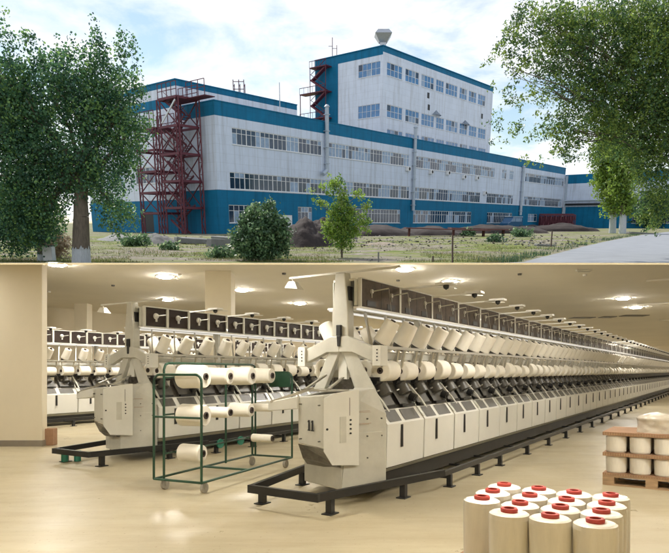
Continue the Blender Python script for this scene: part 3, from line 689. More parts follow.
# van parked by the wall (only its pale outline shows)
vx = C0+Df*83+Nn*4.5; vn = empty('parked_van', EX @ frameM(Vector((vx.x, vx.y, 0)), Df) @ Matrix.Diagonal((1.5,1.2,1.25,1)), 'dark blue van with pale roof line parked against the teal base', 'van')
prof = [(0,.5),(0,1.15),(.9,1.4),(1.9,2.3),(5.6,2.35),(5.8,.5)]
MB().prism(prof, -.95, .95, f=lambda a, b, z: (a, z, b)).build('body', pm('blue_van_paint', (.02,.10,.22), .3, coat=.5), vn, bevel=.06)
MB().prism([(1.05,1.45),(1.9,2.2),(2.6,2.22),(2.6,1.45)], -.965, -.95, f=lambda a, b, z: (a, z, b)).box(2.8, 5.2, -.965, -.95, 1.45, 2.15).build('side_window', W['blind'], vn)
MB().box(1.8, 5.65, -.9, .9, 2.352, 2.42).build('roof_edge', W['whitep'], vn)
for x in (1.1, 4.6): MB().cyl((x, -.98, .38), (x, -.7, .38), .36, n=18).cyl((x, -.99, .38), (x, -.981, .38), .2, n=14, m=1).build('wheel', [W['dark'], W['galv']], vn)

# ================================================================== LOWER LEVEL: the twisting hall
I = dict(
 floor=None,
 ceil=pm('hall_ceiling_paint', (.84,.80,.70), .8, var=.05, scale=.35, bump=.1, bscale=2),
 hwall=pm('hall_wall_paint', (.74,.67,.52), .8, var=.05, scale=.6),
 pillar=pm('cream_pillar_paint', (.76,.69,.54), .6, var=.03, scale=1.5, bump=.1, bscale=4),
 skirt=pm('grey_skirting', (.24,.21,.17), .5),
 body=pm('machine_grey_enamel', (.49,.48,.42), .42, var=.12, scale=3, coat=.15),
 body2=pm('machine_light_enamel', (.64,.63,.57), .38, var=.05, scale=3, coat=.15),
 door=pm('machine_white_door', (.74,.73,.67), .35, var=.04, scale=2, coat=.2),
 black=pm('black_steel', (.012,.012,.013), .42, var=.3, scale=5),
 boxc=pm('grey_brown_panel', (.075,.058,.046), .6, var=.5, scale=5, spec=.25),
 dgrey=pm('dark_grey_insert', (.085,.08,.07), .4, var=.25, scale=12),
 mech=pm('dull_mechanism', (.11,.10,.085), .35, metal=.4, var=.5, scale=14),
 boxb=pm('dark_brown_panel', (.030,.020,.016), .6, var=.5, scale=5, spec=.25),
 chrome=pm('bright_rail', (.50,.48,.42), .3, metal=.7, var=.1),
 white=pm('white_plastic', (.78,.77,.72), .35, var=.03),
 tube=emis('lit_strip', (1,.95,.86), .9),
 yarn=None,
 core=pm('dark_core_tube', (.05,.035,.03), .6),
 red=pm('red_tube_end', (.42,.045,.035), .45, var=.15, scale=20),
 green=pm('dark_green_paint', (.012,.055,.030), .38, var=.2, scale=8),
 greenm=pm('green_motor_paint', (.015,.16,.11), .4),
 wood=pm('pallet_wood', (.40,.27,.16), .75, var=.3, scale=5, stretch=(1,6,6), bump=.3),
 card=pm('brown_cardboard', (.34,.20,.12), .85, var=.15, scale=8),
 bag=pm('translucent_bag', (.72,.66,.55), .25, var=.05, trans=.2, bump=.8, bscale=9),
 rub=pm('caster_rubber', (.35,.33,.29), .5),
)
def yarn_mat():
    m = pm('cream_yarn', (.87,.83,.73), .8, var=.05, scale=4)
    nt = m.node_tree; N = nt.nodes; L = nt.links; b = N['Principled BSDF']
    tc = N.new('ShaderNodeTexCoord'); wv = N.new('ShaderNodeTexWave'); wv.bands_direction = 'Z'; wv.inputs['Scale'].default_value = 60; wv.inputs['Distortion'].default_value = 5; wv.inputs['Detail'].default_value = 2
    L.new(tc.outputs['Object'], wv.inputs['Vector']); bp = N.new('ShaderNodeBump'); bp.inputs['Strength'].default_value = .12; bp.inputs['Distance'].default_value = .004
    L.new(wv.outputs['Fac'], bp.inputs['Height']); L.new(bp.outputs['Normal'], b.inputs['Normal']); return m
I['yarn'] = yarn_mat()
I['wrap'] = pm('wrapped_yarn', (.87,.83,.74), .38, var=.06, scale=7, coat=.5, bump=.25, bscale=7, stretch=(3,3,.5))
def floor_mat():
    m = pm('polished_floor', (.49,.43,.295), .34, var=.07, scale=.5, spec=.5)
    nt = m.node_tree; N = nt.nodes; L = nt.links; b = N['Principled BSDF']
    tc = N.new('ShaderNodeTexCoord'); n = N.new('ShaderNodeTexNoise'); n.inputs['Scale'].default_value = 1.3; n.inputs['Detail'].default_value = 7; n.inputs['Roughness'].default_value = .7
    L.new(tc.outputs['Object'], n.inputs['Vector']); mr = N.new('ShaderNodeMapRange'); mr.inputs['From Min'].default_value = .3; mr.inputs['From Max'].default_value = .7
    mr.inputs['To Min'].default_value = .26; mr.inputs['To Max'].default_value = .5
    L.new(n.outputs['Fac'], mr.inputs['Value']); L.new(mr.outputs['Result'], b.inputs['Roughness'])
    mp = N.new('ShaderNodeMapping'); mp.inputs['Rotation'].default_value = (0,0,-math.radians(57)); mp.inputs['Scale'].default_value = (.35,2.4,1); L.new(tc.outputs['Object'], mp.inputs['Vector'])
    n3 = N.new('ShaderNodeTexNoise'); n3.inputs['Scale'].default_value = 1.1; n3.inputs['Detail'].default_value = 9; n3.inputs['Roughness'].default_value = .72; L.new(mp.outputs[0], n3.inputs['Vector'])
    r3 = N.new('ShaderNodeValToRGB'); r3.color_ramp.elements[0].position = .36; r3.color_ramp.elements[0].color = (.86,.82,.75,1); r3.color_ramp.elements[1].position = .56; r3.color_ramp.elements[1].color = (1,1,1,1); L.new(n3.outputs['Fac'], r3.inputs['Fac'])
    n4 = N.new('ShaderNodeTexNoise'); n4.inputs['Scale'].default_value = 26; n4.inputs['Detail'].default_value = 5; L.new(tc.outputs['Object'], n4.inputs['Vector'])
    r4 = N.new('ShaderNodeValToRGB'); r4.color_ramp.elements[0].position = .28; r4.color_ramp.elements[0].color = (.72,.66,.56,1); r4.color_ramp.elements[1].position = .36; r4.color_ramp.elements[1].color = (1,1,1,1); L.new(n4.outputs['Fac'], r4.inputs['Fac'])
    src = b.inputs['Base Color'].links[0].from_socket
    for rr_ in (r3, r4):
        mm = N.new('ShaderNodeMixRGB'); mm.blend_type = 'MULTIPLY'; mm.inputs[0].default_value = 1; L.new(src, mm.inputs[1]); L.new(rr_.outputs['Color'], mm.inputs[2]); src = mm.outputs[0]
    L.new(src, b.inputs['Base Color'])
    bp = N.new('ShaderNodeBump'); bp.inputs['Strength'].default_value = .04; bp.inputs['Distance'].default_value = .02; L.new(n.outputs['Fac'], bp.inputs['Height']); L.new(bp.outputs['Normal'], b.inputs['Normal'])
    return m
I['floor'] = floor_mat()

HC_ = 4.2
UD = Vector((.5461, .8377, 0)); VD = Vector((UD.y, -UD.x, 0))
tag(MB().add([(-60,-9,0),(70,-9,0),(70,95,0),(-60,95,0)], [(0,1,2,3)]).build('floor', I['floor']), 'cream polished hall floor', kind='structure')
tg = math.tan(math.atan((HY-263)/F)); Yc = (HC_-EYE)/tg
tag(MB().box(-60, 70, Yc, 95, HC_, HC_+.008).build('ceiling', I['ceil']), 'cream flat hall ceiling', kind='structure')
pe = EX @ gnd(334.5, 263.0)
# added slab joining hall and yard, keeps daylight out; tapered towards the front
m = MB(); ya, yb = .22, pe.y; za, zb_ = EYE+tg*ya, EYE+tg*yb
m.add([(-45,ya,za),(45,ya,za),(45,yb,zb_),(-45,yb,zb_),(-45,ya,za-.0006),(45,ya,za-.0006),(45,yb,zb_-.016),(-45,yb,zb_-.016)], [(0,1,2,3),(7,6,5,4),(0,4,5,1),(1,5,6,2),(2,6,7,3),(3,7,4,0)])
m.m = [1,0,0,0,0,0]
tag(m.build('added_slab', [I['ceil'], W['ground']]), 'added sloping slab between the hall and the yard above, keeping daylight out of the hall', kind='structure')
tag(MB().box(-60, 70, -9, -.8, HC_, HC_+.2).build('rear_ceiling', I['ceil']), 'hall ceiling behind the camera', kind='structure')
tag(MB().box(-60, 70, -.8, -.7, 1.9, HC_+.2).build('added_header_wall', I['hwall']), 'added header wall behind the camera, screening the hall from sky light', kind='structure')  # added wall strip, closes the gap above the camera against sky light
tag(MB().box(-60, 70, -9.2, -9, 0, HC_).build('rear_wall', I['hwall']), 'hall rear wall', kind='structure')
def vwall(name, v, u0, u1, lab):
    a = UD*u0+VD*v; b = UD*u1+VD*v; 
    return tag(MB().bar((a.x,a.y,HC_/2), (b.x,b.y,HC_/2), .2, HC_).build(name, I['hwall']), lab, kind='structure')
vwall('left_wall', -24, -20, 75, 'cream hall wall beyond the left machines'); vwall('right_wall', 19, -20, 90, 'cream hall wall to the right')
a = UD*74+VD*-30; b = UD*74+VD*30
tag(MB().bar((a.x,a.y,HC_/2), (b.x,b.y,HC_/2), .2, HC_).build('end_wall', I['hwall']), 'cream end wall of the hall', kind='structure')
def pillar(x0px, x1px, Y, lab, ztop=HC_, dp=None):
    x0, x1 = (x0px-CX)/F*Y, (x1px-CX)/F*Y; c = empty('pillar', T((x0+x1)/2, Y, 0), lab, 'pillar', 'hall pillars'); w_ = (x1-x0)/2; dp = dp or 2*w_
    MB().box(-w_, w_, 0, dp, 0, ztop).build('shaft', I['pillar'], c, bevel=.01); MB().box(-w_-.02, w_+.02, -.02, dp+.02, 0, .12).build('skirting', I['skirt'], c)
zt_ = EYE+tg*12
pillar(-14, 42, 12.0, 'wide cream pillar at the left edge of the hall', zt_-.02, .22)
pillar(205, 231, 16.2, 'cream pillar rising behind the second machine')
pillar(74, 87, 24, 'small far cream pillar behind the left machine')
pillar(590, 597, 52, 'far pillar beyond machine eleven')
q = flr(47.5, 445.5); tag(MB().box(-.11, .11, 0, .2, 0, .34).build('carton', I['card'], M=T(*q), bevel=.01), 'brown carton on the floor behind the wide pillar', 'box')

# ceiling lights
I['lamp'] = emis("added_flush_lamp", (1, .95,.86), 1)  # glow of the lamps added under the slab
LAMP_S = 76
I['lamp'].node_tree.nodes['Emission'].inputs[1].default_value = LAMP_S
I['lamp2'] = emis('lit_dome_lamp', (1, .95,.87), 320)
def lamp(x, y, z, label, grp, tilt=0., r=.30):
    if not tilt:
        e = empty('ceiling_light', T(x, y, z), label, 'ceiling light', grp)
        if 'D' not in LP:
            LP['D'] = MB().lathe((0,0,-.001), (0,0,-1), [(0,.20),(.03,.21),(.055,.17),(.066,.09),(.068,.0)], n=24).build('diffuser', I['lamp2'], e)
            LP['B'] = MB().lathe((0,0,0), (0,0,-1), [(0,.27),(.02,.265),(.022,.24)], n=24).build('bezel', I['white'], e)
        else: dup(LP['D'], Matrix.Identity(4), e); dup(LP['B'], Matrix.Identity(4), e)
        return
    e = empty('ceiling_light', T(x, y, z) @ Matrix.Rotation(tilt, 4, 'X'), label, 'ceiling light', grp)
    if 'd' not in LP:
        LP['d'] = MB().lathe((0,0,-.002), (0,0,-1), [(0,.29),(.004,.29),(.0041,.0)], n=24).build('diffuser', I['lamp'], e)
        b = MB(); b.lathe((0,0,-.008), (0,0,1), [(0, r+.04), (.007, r+.05)], n=24); b.lathe((0,0,-.008), (0,0,1), [(.0001, r+.002), (0, r+.04)], n=24); LP['b'] = b.build('bezel', I['white'], e)
    else:
        dup(LP['d'], Matrix.Identity(4), e); dup(LP['b'], Matrix.Identity(4), e)
LP = {}
vis = [(165,276,'bright round ceiling light left of the tall pillar'),(167,299,'ceiling light just above the second machine mast'),(242,289.5,'ceiling light right of the tall pillar'),(405,268.5,'ceiling light above the mast of machine eleven'),
       (450,281,'ceiling light above the first guide arms of machine eleven'),(623,298,'left light of the pair at the far right ceiling'),(636,307,'right light of the pair at the far right ceiling'),(57,263.6,'ceiling light at the top left near the wide pillar'),(300,303,'far ceiling light between the two masts'),(545,268,'ceiling light at the top right part of the ceiling')]
for px, py, lab in vis:
    if py == 268 : continue
    Y = (HC_-EYE)*F/(HY-py); lamp((px-CX)/F*Y, Y, HC_, lab, None)
sl = math.atan(tg)
grp = 'ceiling lights outside the photo edge'
for (x, y) in ((-3.4,4.4),(1.2,4.2),(4.6,5.2),(-5.5,7.8),(-1.2,7.2),(3.2,8.2),(7.5,8.5),(-8,11.5),(-3.2,11.2),(1.6,11.6),(6.2,12),(11,11)):  # flush lamps added to light the near machines and floor
    z = EYE+tg*y-.016*(y/pe.y)-.001
    lamp(x, y, z, 'added flush round light under the sloping slab above the machines', 'added flush lights under the sloping slab', sl)
for (x, y) in ((-4,-2.2),(-1.3,-2.2),(1.3,-2.2),(4,-2.2),(8,-2.5),(-8,-2.5),(-3,-4.5),(0,-4.5),(3,-4.5),(6,-4.5),(-6,-4.5)): lamp(x, y, HC_, 'added ceiling light in the hall behind the camera', 'added ceiling lights behind the camera')  # lamps added out of view as fill for surfaces facing the camera
for i in range(7):
    for v in (-20, -12, 3.2, 9):
        p = UD*(30+i*7)+VD*v if v < 0 else UD*(22+i*8)+VD*v
        if p.y > Yc+4 and p.x < 60: lamp(p.x, p.y, HC_, 'distant ceiling light low over the far machines', 'distant ceiling lights')

cm = rot_c = Matrix.Rotation(math.atan2(UD.y, UD.x), 4, 'Z')
for a_, b_, y_, lab in ((571,593,317.5,'left dark slot vent in the far right ceiling'),(601,614,316.8,'short middle dark slot vent in the far right ceiling'),(622,646,315.4,'right dark slot vent in the far right ceiling')):
    Y = (HC_-EYE)*F/(HY-y_); xa_, xb_ = (a_-CX)/F*Y, (b_-CX)/F*Y
    o = tag(MB().box(-(xb_-xa_)/2, (xb_-xa_)/2, -.35, .35, -.03, -.001).build('ceiling_vent', I['dgrey'], M=T((xa_+xb_)/2, Y, HC_)), lab, 'vent', 'slot vents in the ceiling')
Y = 16.0; e = empty('strip_fitting', T((584-CX)/F*Y, Y, HC_), 'unlit slim strip fitting near the top right of the ceiling', 'ceiling fitting'); MB().box(-.2, .2, -.05, .05, -.05, -.001).build('housing', I['body2'], e); MB().cyl((-.16,0,-.07), (.16,0,-.07), .016, n=8).build('tube', I['white'], e)
for k_, (u_, lab) in enumerate(((20,'nearest thin cable duct crossing the hall ceiling'),(27,'second thin cable duct crossing the hall ceiling'),(36,'farthest thin cable duct crossing the hall ceiling'))):
    a_, b_ = UD*u_+VD*-3, UD*u_+VD*17
    if k_ == 0: a_ = UD*u_+VD*-2
    tag(MB().bar((a_.x,a_.y,HC_-.03), (b_.x,b_.y,HC_-.03), .07, .05).build('cable_duct', I['ceil'], M=Matrix.Identity(4)), lab, 'cable duct', 'cable ducts on the ceiling')
rs = random.Random(8)
for k_ in range(9):
    px_, py_ = 60+k_*68+rs.uniform(-20, 20), rs.uniform(268, 292); Y = (HC_-EYE)*F/(HY-py_)
    tag(MB().cyl((0,0,-.045), (0,0,-.001), .05, .06, n=12).build('smoke_detector', I['dgrey'] if k_ % 2 else I['white'], M=T((px_-CX)/F*Y, Y, HC_)), '%s small round detector from the left on the hall ceiling' % ORD[k_], 'detector', 'detectors on the ceiling')

# ------------------------------------------------------------------ the twisting machines
SL = 1.065; CH = SL/2
PROTO = {}
def cellpart(key, mk):
    if key not in PROTO: PROTO[key] = mk()
    return PROTO[key]
def place(key, mk, parent, x, y=0, z=0):
    """first use builds the part, later ones copy it (with its sub-parts)"""
    if key not in PROTO:
        o = mk(parent); o.location = (x, y, z); PROTO[key] = o; return o
    return dup(PROTO[key], T(x, y, z), parent)
def mk_door(p):
    m = MB(); w0, w1 = .02, SL-.02
    m.add([(w0,-.55,.345),(w1,-.55,.345),(w1,-.565,.86),(w0,-.565,.86),(w1,-.44,1.03),(w0,-.44,1.03),(w0,-.50,.345),(w1,-.50,.345)], [(0,1,2,3),(3,2,4,5),(0,6,7,1)])
    m.add([(w0,-.55,.345),(w0,-.565,.86),(w0,-.44,1.03),(w0,-.40,.345)], [(0,1,2,3)]); m.add([(w1,-.55,.345),(w1,-.565,.86),(w1,-.44,1.03),(w1,-.40,.345)], [(3,2,1,0)])
    o = m.build('door_panel', I['door'], p)
    MB().box(.37, .425, -.572, -.56, .56, .84).box(.378, .417, -.576, -.572, .58, .82).build('handle_slot', I['black'], o, bevel=.01)
    k = MB()
    for a, b in ((.10,.42),(.52,.95)):
        f = lambda x, t: (x, -.565+.125*t-.004, .86+.17*t+.004)
        k.add([f(a,.12), f(b,.12), f(b,.9), f(a,.9)], [(0,1,2,3)])
    k.build('vent_insert', I['dgrey'], o); return o
def mk_spindle(p):
    m = MB()
    m.add([(.03,-.40,1.03),(SL,-.40,1.03),(SL,-.20,1.36),(.03,-.20,1.36)], [(0,1,2,3)], 0)
    for k in range(2):
        x = .06+k*CH
        m.add([(x,-.44,1.08),(x+.40,-.44,1.08),(x+.40,-.27,1.33),(x,-.27,1.33)], [(0,1,2,3)], 1)
        m.cyl((x+.2,-.41,1.20), (x+.2,-.34,1.34), .10, .08, 12, 1); m.box(x+.02, x+.38, -.47, -.43, 1.045, 1.075, 2)
        m.cyl((x+.06,-.36,1.25), (x+.3,-.40,1.31), .012, n=6, m=3); m.box(x+.3, x+.42, -.33, -.30, 1.2, 1.36, 3)
    o = m.build('spindle_unit', [I['mech'], I['dgrey'], I['black'], I['chrome']], p)
    MB().cyl((.93,-.50,1.14), (.93,-.42,1.17), .055, n=16).cyl((.93,-.51,1.137), (.93,-.5,1.14), .03, n=12).build('drive_wheel', I['black'], o); return o
def mk_div(p):
    return MB().prism([(-.56,.90),(-.44,1.035),(-.27,1.38),(-.15,1.38),(-.15,1.0),(-.4,.9)], -.012, .012, f=lambda a, b, z: (z, a, b)).prism([(-.60,1.02),(-.52,1.13),(-.25,1.42),(-.22,1.38)], -.02, .02, f=lambda a, b, z: (z, a, b)).build('divider_plate', I['body'], p)
def mk_box(p):
    m = MB(); w0, w1 = .012, CH-.012
    m.box(w0, w1, -.20, -.17, 2.305, 2.625, 0); 
    for a, b, c, d in ((w0-.012,w0+.012,2.29,2.64),(w1-.012,w1+.012,2.29,2.64)): m.box(a, b, -.225, -.165, c, d, 1)
    m.box(w0, w1, -.225, -.16, 2.625, 2.645, 1)
    return m.build('creel_panel', [I['boxb'], I['body2']], p)
def mk_box1(p):
    m = MB(); w0, w1 = .012, SL-.012
    m.box(w0, w1, -.20, -.17, 2.295, 2.635, 0)
    for a, b, c, d in ((w0-.010,w0+.010,2.29,2.64),(w1-.010,w1+.010,2.29,2.64)): m.box(a, b, -.21, -.165, c, d, 1)
    m.box(w0, w1, -.215, -.16, 2.636, 2.645, 1); m.box(SL*.5-.004, SL*.5+.004, -.203, -.17, 2.3, 2.63, 2)
    for q in (.27,.8): m.box(q-.11, q+.11, -.206, -.2, 2.31, 2.38, 2)
    return m.build('creel_panel', [I['boxc'], I['body2'], I['black']], p)
def mk_ring1(p):
    m = MB(); m.cyl((CH*.5,-.202,2.50), (CH*.5,-.225,2.50), .032, .026, 12); m.cyl((CH*.5,-.23,2.50), (CH*.5+.06,-.42,2.53), .008, n=6); m.box(CH*.5-.006, CH*.5+.006, -.215, -.203, 2.42, 2.5)
    return m.build('yarn_guide', I['chrome'], p)
def mk_ring(p):
    m = MB(); m.cyl((CH*.5,-.202,2.48), (CH*.5,-.235,2.48), .055, .045, 14); m.cyl((CH*.5,-.24,2.48), (CH*.5+.1,-.36,2.50), .010, n=6); m.box(CH*.5-.012, CH*.5+.012, -.235, -.205, 2.38, 2.48)
    return m.build('yarn_guide', I['white'], p)
def mk_cradle(p):
    m = MB()
    for dx in (-.20, .16): m.bar((CH*.5+dx, -.50, 1.76), (CH*.5+dx+.05, -.42, 1.52), .018, .045, 1)
    m.bar((CH*.5-.21,-.2,1.40), (CH*.5-.21,-.44,1.40), .02, .05); m.cyl((CH*.5-.2,-.36,1.365), (CH*.5+.2,-.36,1.365), .035, n=10)
    m.bar((CH*.5+.19,-.50,1.77), (CH*.5+.24,-.30,1.44), .014, .03, 1)
    return m.build('package_cradle', [I['black'], I['chrome']], p)
def mk_peg(p):
    m = MB(); m.bar((CH*.5-.16,-.30,1.79), (CH*.5-.02,-.12,2.24), .02, .05, 1)
    m.cyl((CH*.5, -.30, 1.80), (CH*.5, -.33, 1.85), .085, n=14, m=0); m.bar((CH*.5,-.2,1.79), (CH*.5,-.42,1.79), .05, .02, 1)
    return m.build('cone_holder', [I['dgrey'], I['chrome']], p)
def mk_arm(p):
    m = MB(); m.bar((.08,-.15,2.62), (.08,-.80,2.635), .05, .02); m.box(.0, .16, -.98, -.74, 2.63, 2.66); m.bar((.08,-.55,2.63), (.42,-.86,2.64), .03, .012)
    o = m.build('guide_arm', I['white'], p); MB().lathe((.08,-.86,2.645), (0,0,-1), [(0,.0),(.004,.03),(.03,.042),(.06,.034),(.08,.0)], n=12).build('sensor_ball', I['black'], o); return o
def mk_stand(p):
    return MB().box(-.03, .03, -.96, -.90, 0, .16).box(-.07, .07, -.99, -.87, 0, .012).bar((0,-.93,.12), (0,-.5,.12), .03, .03).build('rail_stand', I['black'], p)

def mirror(fn):
    return fn
class MirrorMB(MB):
    pass

def cone_mesh():
    o = MB(); o.lathe((0,0,-.155), (0,0,1), [(0,.03),(0,.108),(.012,.115),(.15,.110),(.285,.101),(.30,.094),(.302,.045)], n=20)
    return o
def make_cone(name, label, group, M, core=True):
    o = cone_mesh().build(name, I['yarn'], M=M); tag(o, label, 'yarn cone', group)
    MB().lathe((0,0,.135), (0,0,1), [(0,.03),(.014,.034),(.028,.034),(.028,.02),(.0,.02)], n=12).build('core_tube', I['core'], o)
    return o
def make_pack(name, label, group, M):
    o = MB().lathe((0,0,-.165), (0,0,1), [(0,.035),(0,.132),(.015,.142),(.315,.136),(.33,.126),(.33,.035)], n=24).build(name, I['yarn'], M=M); tag(o, label, 'yarn package', group)
    MB().lathe((0,0,-.175), (0,0,1), [(0,.02),(0,.044),(.35,.044),(.35,.02),(0,.02)], n=14).build('core_tube', I['core'], o)
    return o
CP = {}
def machine(root_pos, rot, label, nsec, mname, number=None, tower=True, first=0, left_cells=0):
    RM = T(*root_pos) @ Matrix.Rotation(rot, 4, 'Z')
    r = empty('twisting_machine', RM, label, 'machine', 'yarn twisting machines')
    x1 = nsec*SL+.1; xs = first*SL
    # continuous parts
    MB().box(xs+.05, x1, -.47, .47, .10, .27).build('base_beam', I['black'], r)
    MB().add([(xs+.05,-.54,.335),(x1,-.54,.335),(x1,-.45,.262),(xs+.05,-.45,.262)], [(0,3,2,1)]).add([(xs+.05,.54,.335),(x1,.54,.335),(x1,.45,.262),(xs+.05,.45,.262)], [(0,1,2,3)]).box(xs+.05, x1, -.50, .50, .335, .345).build('skirt_panel', I['body'], r)
    MB().box(xs+.05, x1, -.18, .18, .35, 1.42).build('core_frame', I['mech'], r)
    MB().add([(xs+.05,.54,.345),(x1,.54,.345),(x1,.55,.86),(xs+.05,.55,.86),(x1,.42,1.03),(xs+.05,.42,1.03),(x1,.2,1.38),(xs+.05,.2,1.38)], [(3,2,1,0),(5,4,2,3),(7,6,4,5)]).build('back_panel', I['door'], r)
    for s in (-1, 1):
        MB().box(xs, x1, s*.50-.02, s*.50+.02, 1.765, 1.80).build('shelf_rail', I['chrome'], r)
        MB().box(xs, x1, s*.19-.05, s*.19+.05, 2.262, 2.285).build('light_bar', I['white'], r)
        MB().box(xs, x1, s*.20-.02, s*.20+.02, 2.243, 2.261).build('light_tube', I['tube'], r)
        MB().box(xs, x1, s*.30-.015, s*.30+.015, 1.38, 1.41).build('package_rail', I['chrome'], r)
    MB().box(xs, x1, -.10, .10, 1.66, 1.74).box(xs, x1, -.09, .09, 2.28, 2.30).box(xs, x1, -.155, .155, 2.60, 2.63).build('spine_beam', I['body2'], r)
    MB().box(xs, x1, -.16, -.15, 2.30, 2.60).box(xs, x1, .15, .16, 2.30, 2.60).build('creel_back', I['body2'], r)
    for i in range(first, nsec+1, 2):
        place('upr', lambda p: MB().box(-.03, .03, -.06, .06, 1.4, 2.3).build('upright', I['body2'], p), r, i*SL)
    for i in range(first, nsec):
        x = i*SL+.06
        place('door', mk_door, r, x); place('spindle', mk_spindle, r, x); place('div', mk_div, r, x)
        if i > 0 or not tower: place('arm', mk_arm, r, x-.05)
        for k in (0, 1):
            xx = x+k*CH
            if number: 
                if k == 0: place('box1', mk_box1, r, xx)
                place('ring1', mk_ring1, r, xx)
            else: place('box', mk_box, r, xx); place('ring', mk_ring, r, xx)
            place('cradle', mk_cradle, r, xx); place('peg', mk_peg, r, xx)
    # cones and packages resting in the machine
    lean = Matrix.Rotation(R(34), 4, 'X'); gk = 0
    for i in range(first*2, nsec*2):
        x = .06+i*CH+CH*.5
        k = i-first*2
        near = k < 8 and tower
        la = ('%s cream cone from the near end of the upper row on %s' % (ORD[k], mname)) if near else 'cream cone in the long upper row on %s, past its eighth' % mname
        lb = ('%s fat yarn package from the near end of the lower row on %s' % (ORD[k], mname)) if near else 'fat yarn package in the lower row on %s, past its eighth' % mname
        if not tower: la = 'cream cone in the upper row on %s' % mname; lb = 'fat yarn package in the lower row on %s' % mname
        sz = rj.uniform(.86,1.04); sq = rj.uniform(.84,1.05)
        Mc = RM @ T(x, -.42+rj.uniform(-.012,.012), 1.985) @ Matrix.Rotation(rj.uniform(-.10,.10)+.04, 4, 'Y') @ Matrix.Rotation(R(33)+rj.uniform(-.06,.06), 4, 'X') @ Matrix.Diagonal((sz,sz,1,1))
        Mp = RM @ T(x+.0, -.42, 1.40+.135*sq-.02) @ Matrix.Rotation(R(90), 4, 'Y') @ Matrix.Rotation(rj.uniform(0,6), 4, 'Z') @ Matrix.Diagonal((sq,sq,1,1))
        if 'c' not in CP: CP['c'] = make_cone('yarn_cone', la, 'cones in the upper row on '+mname, Mc); CP['p'] = make_pack('yarn_package', lb, 'packages in the lower row on '+mname, Mp)
        else:
            c_ = dup(CP['c'], Mc, None, la, 'cones in the upper row on '+mname); p_ = dup(CP['p'], Mp, None, lb, 'packages in the lower row on '+mname)
    th = 0
    if number:
        for i in range(40):
            x = .06+i*CH+CH*.5; m_ = MB()
            m_.bar((x, -.50, 2.12), (x+.06, -.42, 2.53), .0017, .0017)
            m_.build('thread', I['yarn'], r)
    for i in range(left_cells):
        x = .06+i*CH+CH*.5
        dup(CP['c'], RM @ T(x, .42, 1.985) @ Matrix.Rotation(R(-33), 4, 'X'), None, '%s cone on the hidden left side of %s, seen behind its mast' % (ORD[i], mname), 'cones on the left side of '+mname)
        dup(CP['p'], RM @ T(x, .42, 1.515) @ Matrix.Rotation(R(90), 4, 'Y'), None, '%s package on the left side of %s, seen through its mast legs' % (ORD[i], mname), 'packages on the left side of '+mname)
    # guard rail ring and its stands
    g = MB(); zc = .205
    pts = [(-1.22,-.44),(.9,-.93)]
    for s in (1, -1):
        g.bar((-1.22, s*.44, zc), (.9, s*.93, zc), .05, .085); g.bar((.9, s*.93, zc-.01), (x1, s*.93, zc-.01), .05, .06)
    g.bar((-1.22,-.47,zc), (-1.22,.47,zc), .05, .085)
    if tower: g.build('guard_rail', I['black'], r)
    if not tower:
        g = MB(); g.bar((xs,-.93,zc), (x1,-.93,zc), .05, .06).build('guard_rail', I['black'], r)
    if tower:
        for (x, y) in ((-1.0,-.46),(-1.0,.46),(.15,-.74),(.15,.74)):
            MB().box(x-.035, x+.035, y-.035, y+.035, 0, .165).box(x-.08, x+.08, y-.06, y+.06, 0, .012).build('rail_stand', I['black'], r)
    xx = 1.1 if tower else xs+.3
    while xx < x1:
        place('stand', mk_stand, r, xx); xx += 1.04 if xx < 2.9 else 1.557
    if not tower: return r, RM
    # end frame: mast, legs, arms
    fy = lambda a, b, z: (z, a, b)
    mast = MB(); mast.prism([(-.12,1.75),(.12,1.75),(.115,2.2),(.068,2.70),(-.068,2.70),(-.115,2.2)], -.09, .05, f=fy)
    mast.build('mast', I['body'], r, bevel=.012)
    MB().prism([(-.028,1.93),(.028,1.93),(.02,1.80),(-.02,1.80)], -.125, -.09, f=fy).box(-.13, -.09, -.032, .032, 1.93, 2.06).build('mast_lever', I['black'], r, bevel=.006)
    MB().box(-.055, .03, -.108, -.085, 2.36, 2.53).build('mast_plug', I['black'], r)
    ar = MB()
    for s in (-1, 1):
        poly = [(0,1.92),(s*.13,1.92),(s*.50,1.77),(s*.50,1.60),(s*.18,1.73),(0,1.73)]
        if s > 0: poly = poly[::-1]
        ar.prism(poly, -.11, -.01, f=fy)
    ar.build('end_arm', I['body'], r, bevel=.008)
    for s in (-1, 1):
        e_ = MB().box(-.15, .03, s*.54-.055, s*.54+.055, 1.56, 1.80); 
        for z in (1.62, 1.66, 1.70, 1.74): e_.box(-.156, -.15, s*.54-.02, s*.54+.0, z, z+.015, 1)
        e_.build('arm_end_box', [I['body2'], I['black']], r, bevel=.008)
    lg = MB()
    lg.prism([(-.06,1.78),(.02,1.78),(-.20,1.27),(-.29,1.27)][::-1], -.08, .0, f=fy) if False else None
    lg.prism([(.0,1.78),(.15,1.78),(.41,1.25),(.25,1.25)][::-1], -.08, .0, f=fy)
    lg.build('mast_leg', I['body'], r, bevel=.006)
    # broad side plate running down the aisle corner
    def slab(mb, A, ofs=(.03,.03,0)):
        ofs = Vector(ofs); n_ = len(A); vs_ = list(A)+[tuple(Vector(p)+ofs) for p in A]
        mb.add(vs_, [tuple(range(n_))] + [tuple(range(n_, 2*n_))[::-1]] + [(i, n_+i, n_+(i+1) % n_, (i+1) % n_) for i in range(n_)])
    pl = MB(); slab(pl, [(-.525,-.30,.14),(-.075,-.625,.15),(-.02,-.60,1.0),(-.40,-.33,1.22)]); slab(pl, [(-.40,-.33,1.22),(-.02,-.60,1.0),(-.02,-.45,1.30),(-.06,-.20,1.30)])
    slab(pl, [(-.06,-.20,1.30),(-.02,-.45,1.30),(-.06,-.16,1.80),(-.07,-.005,1.80)])
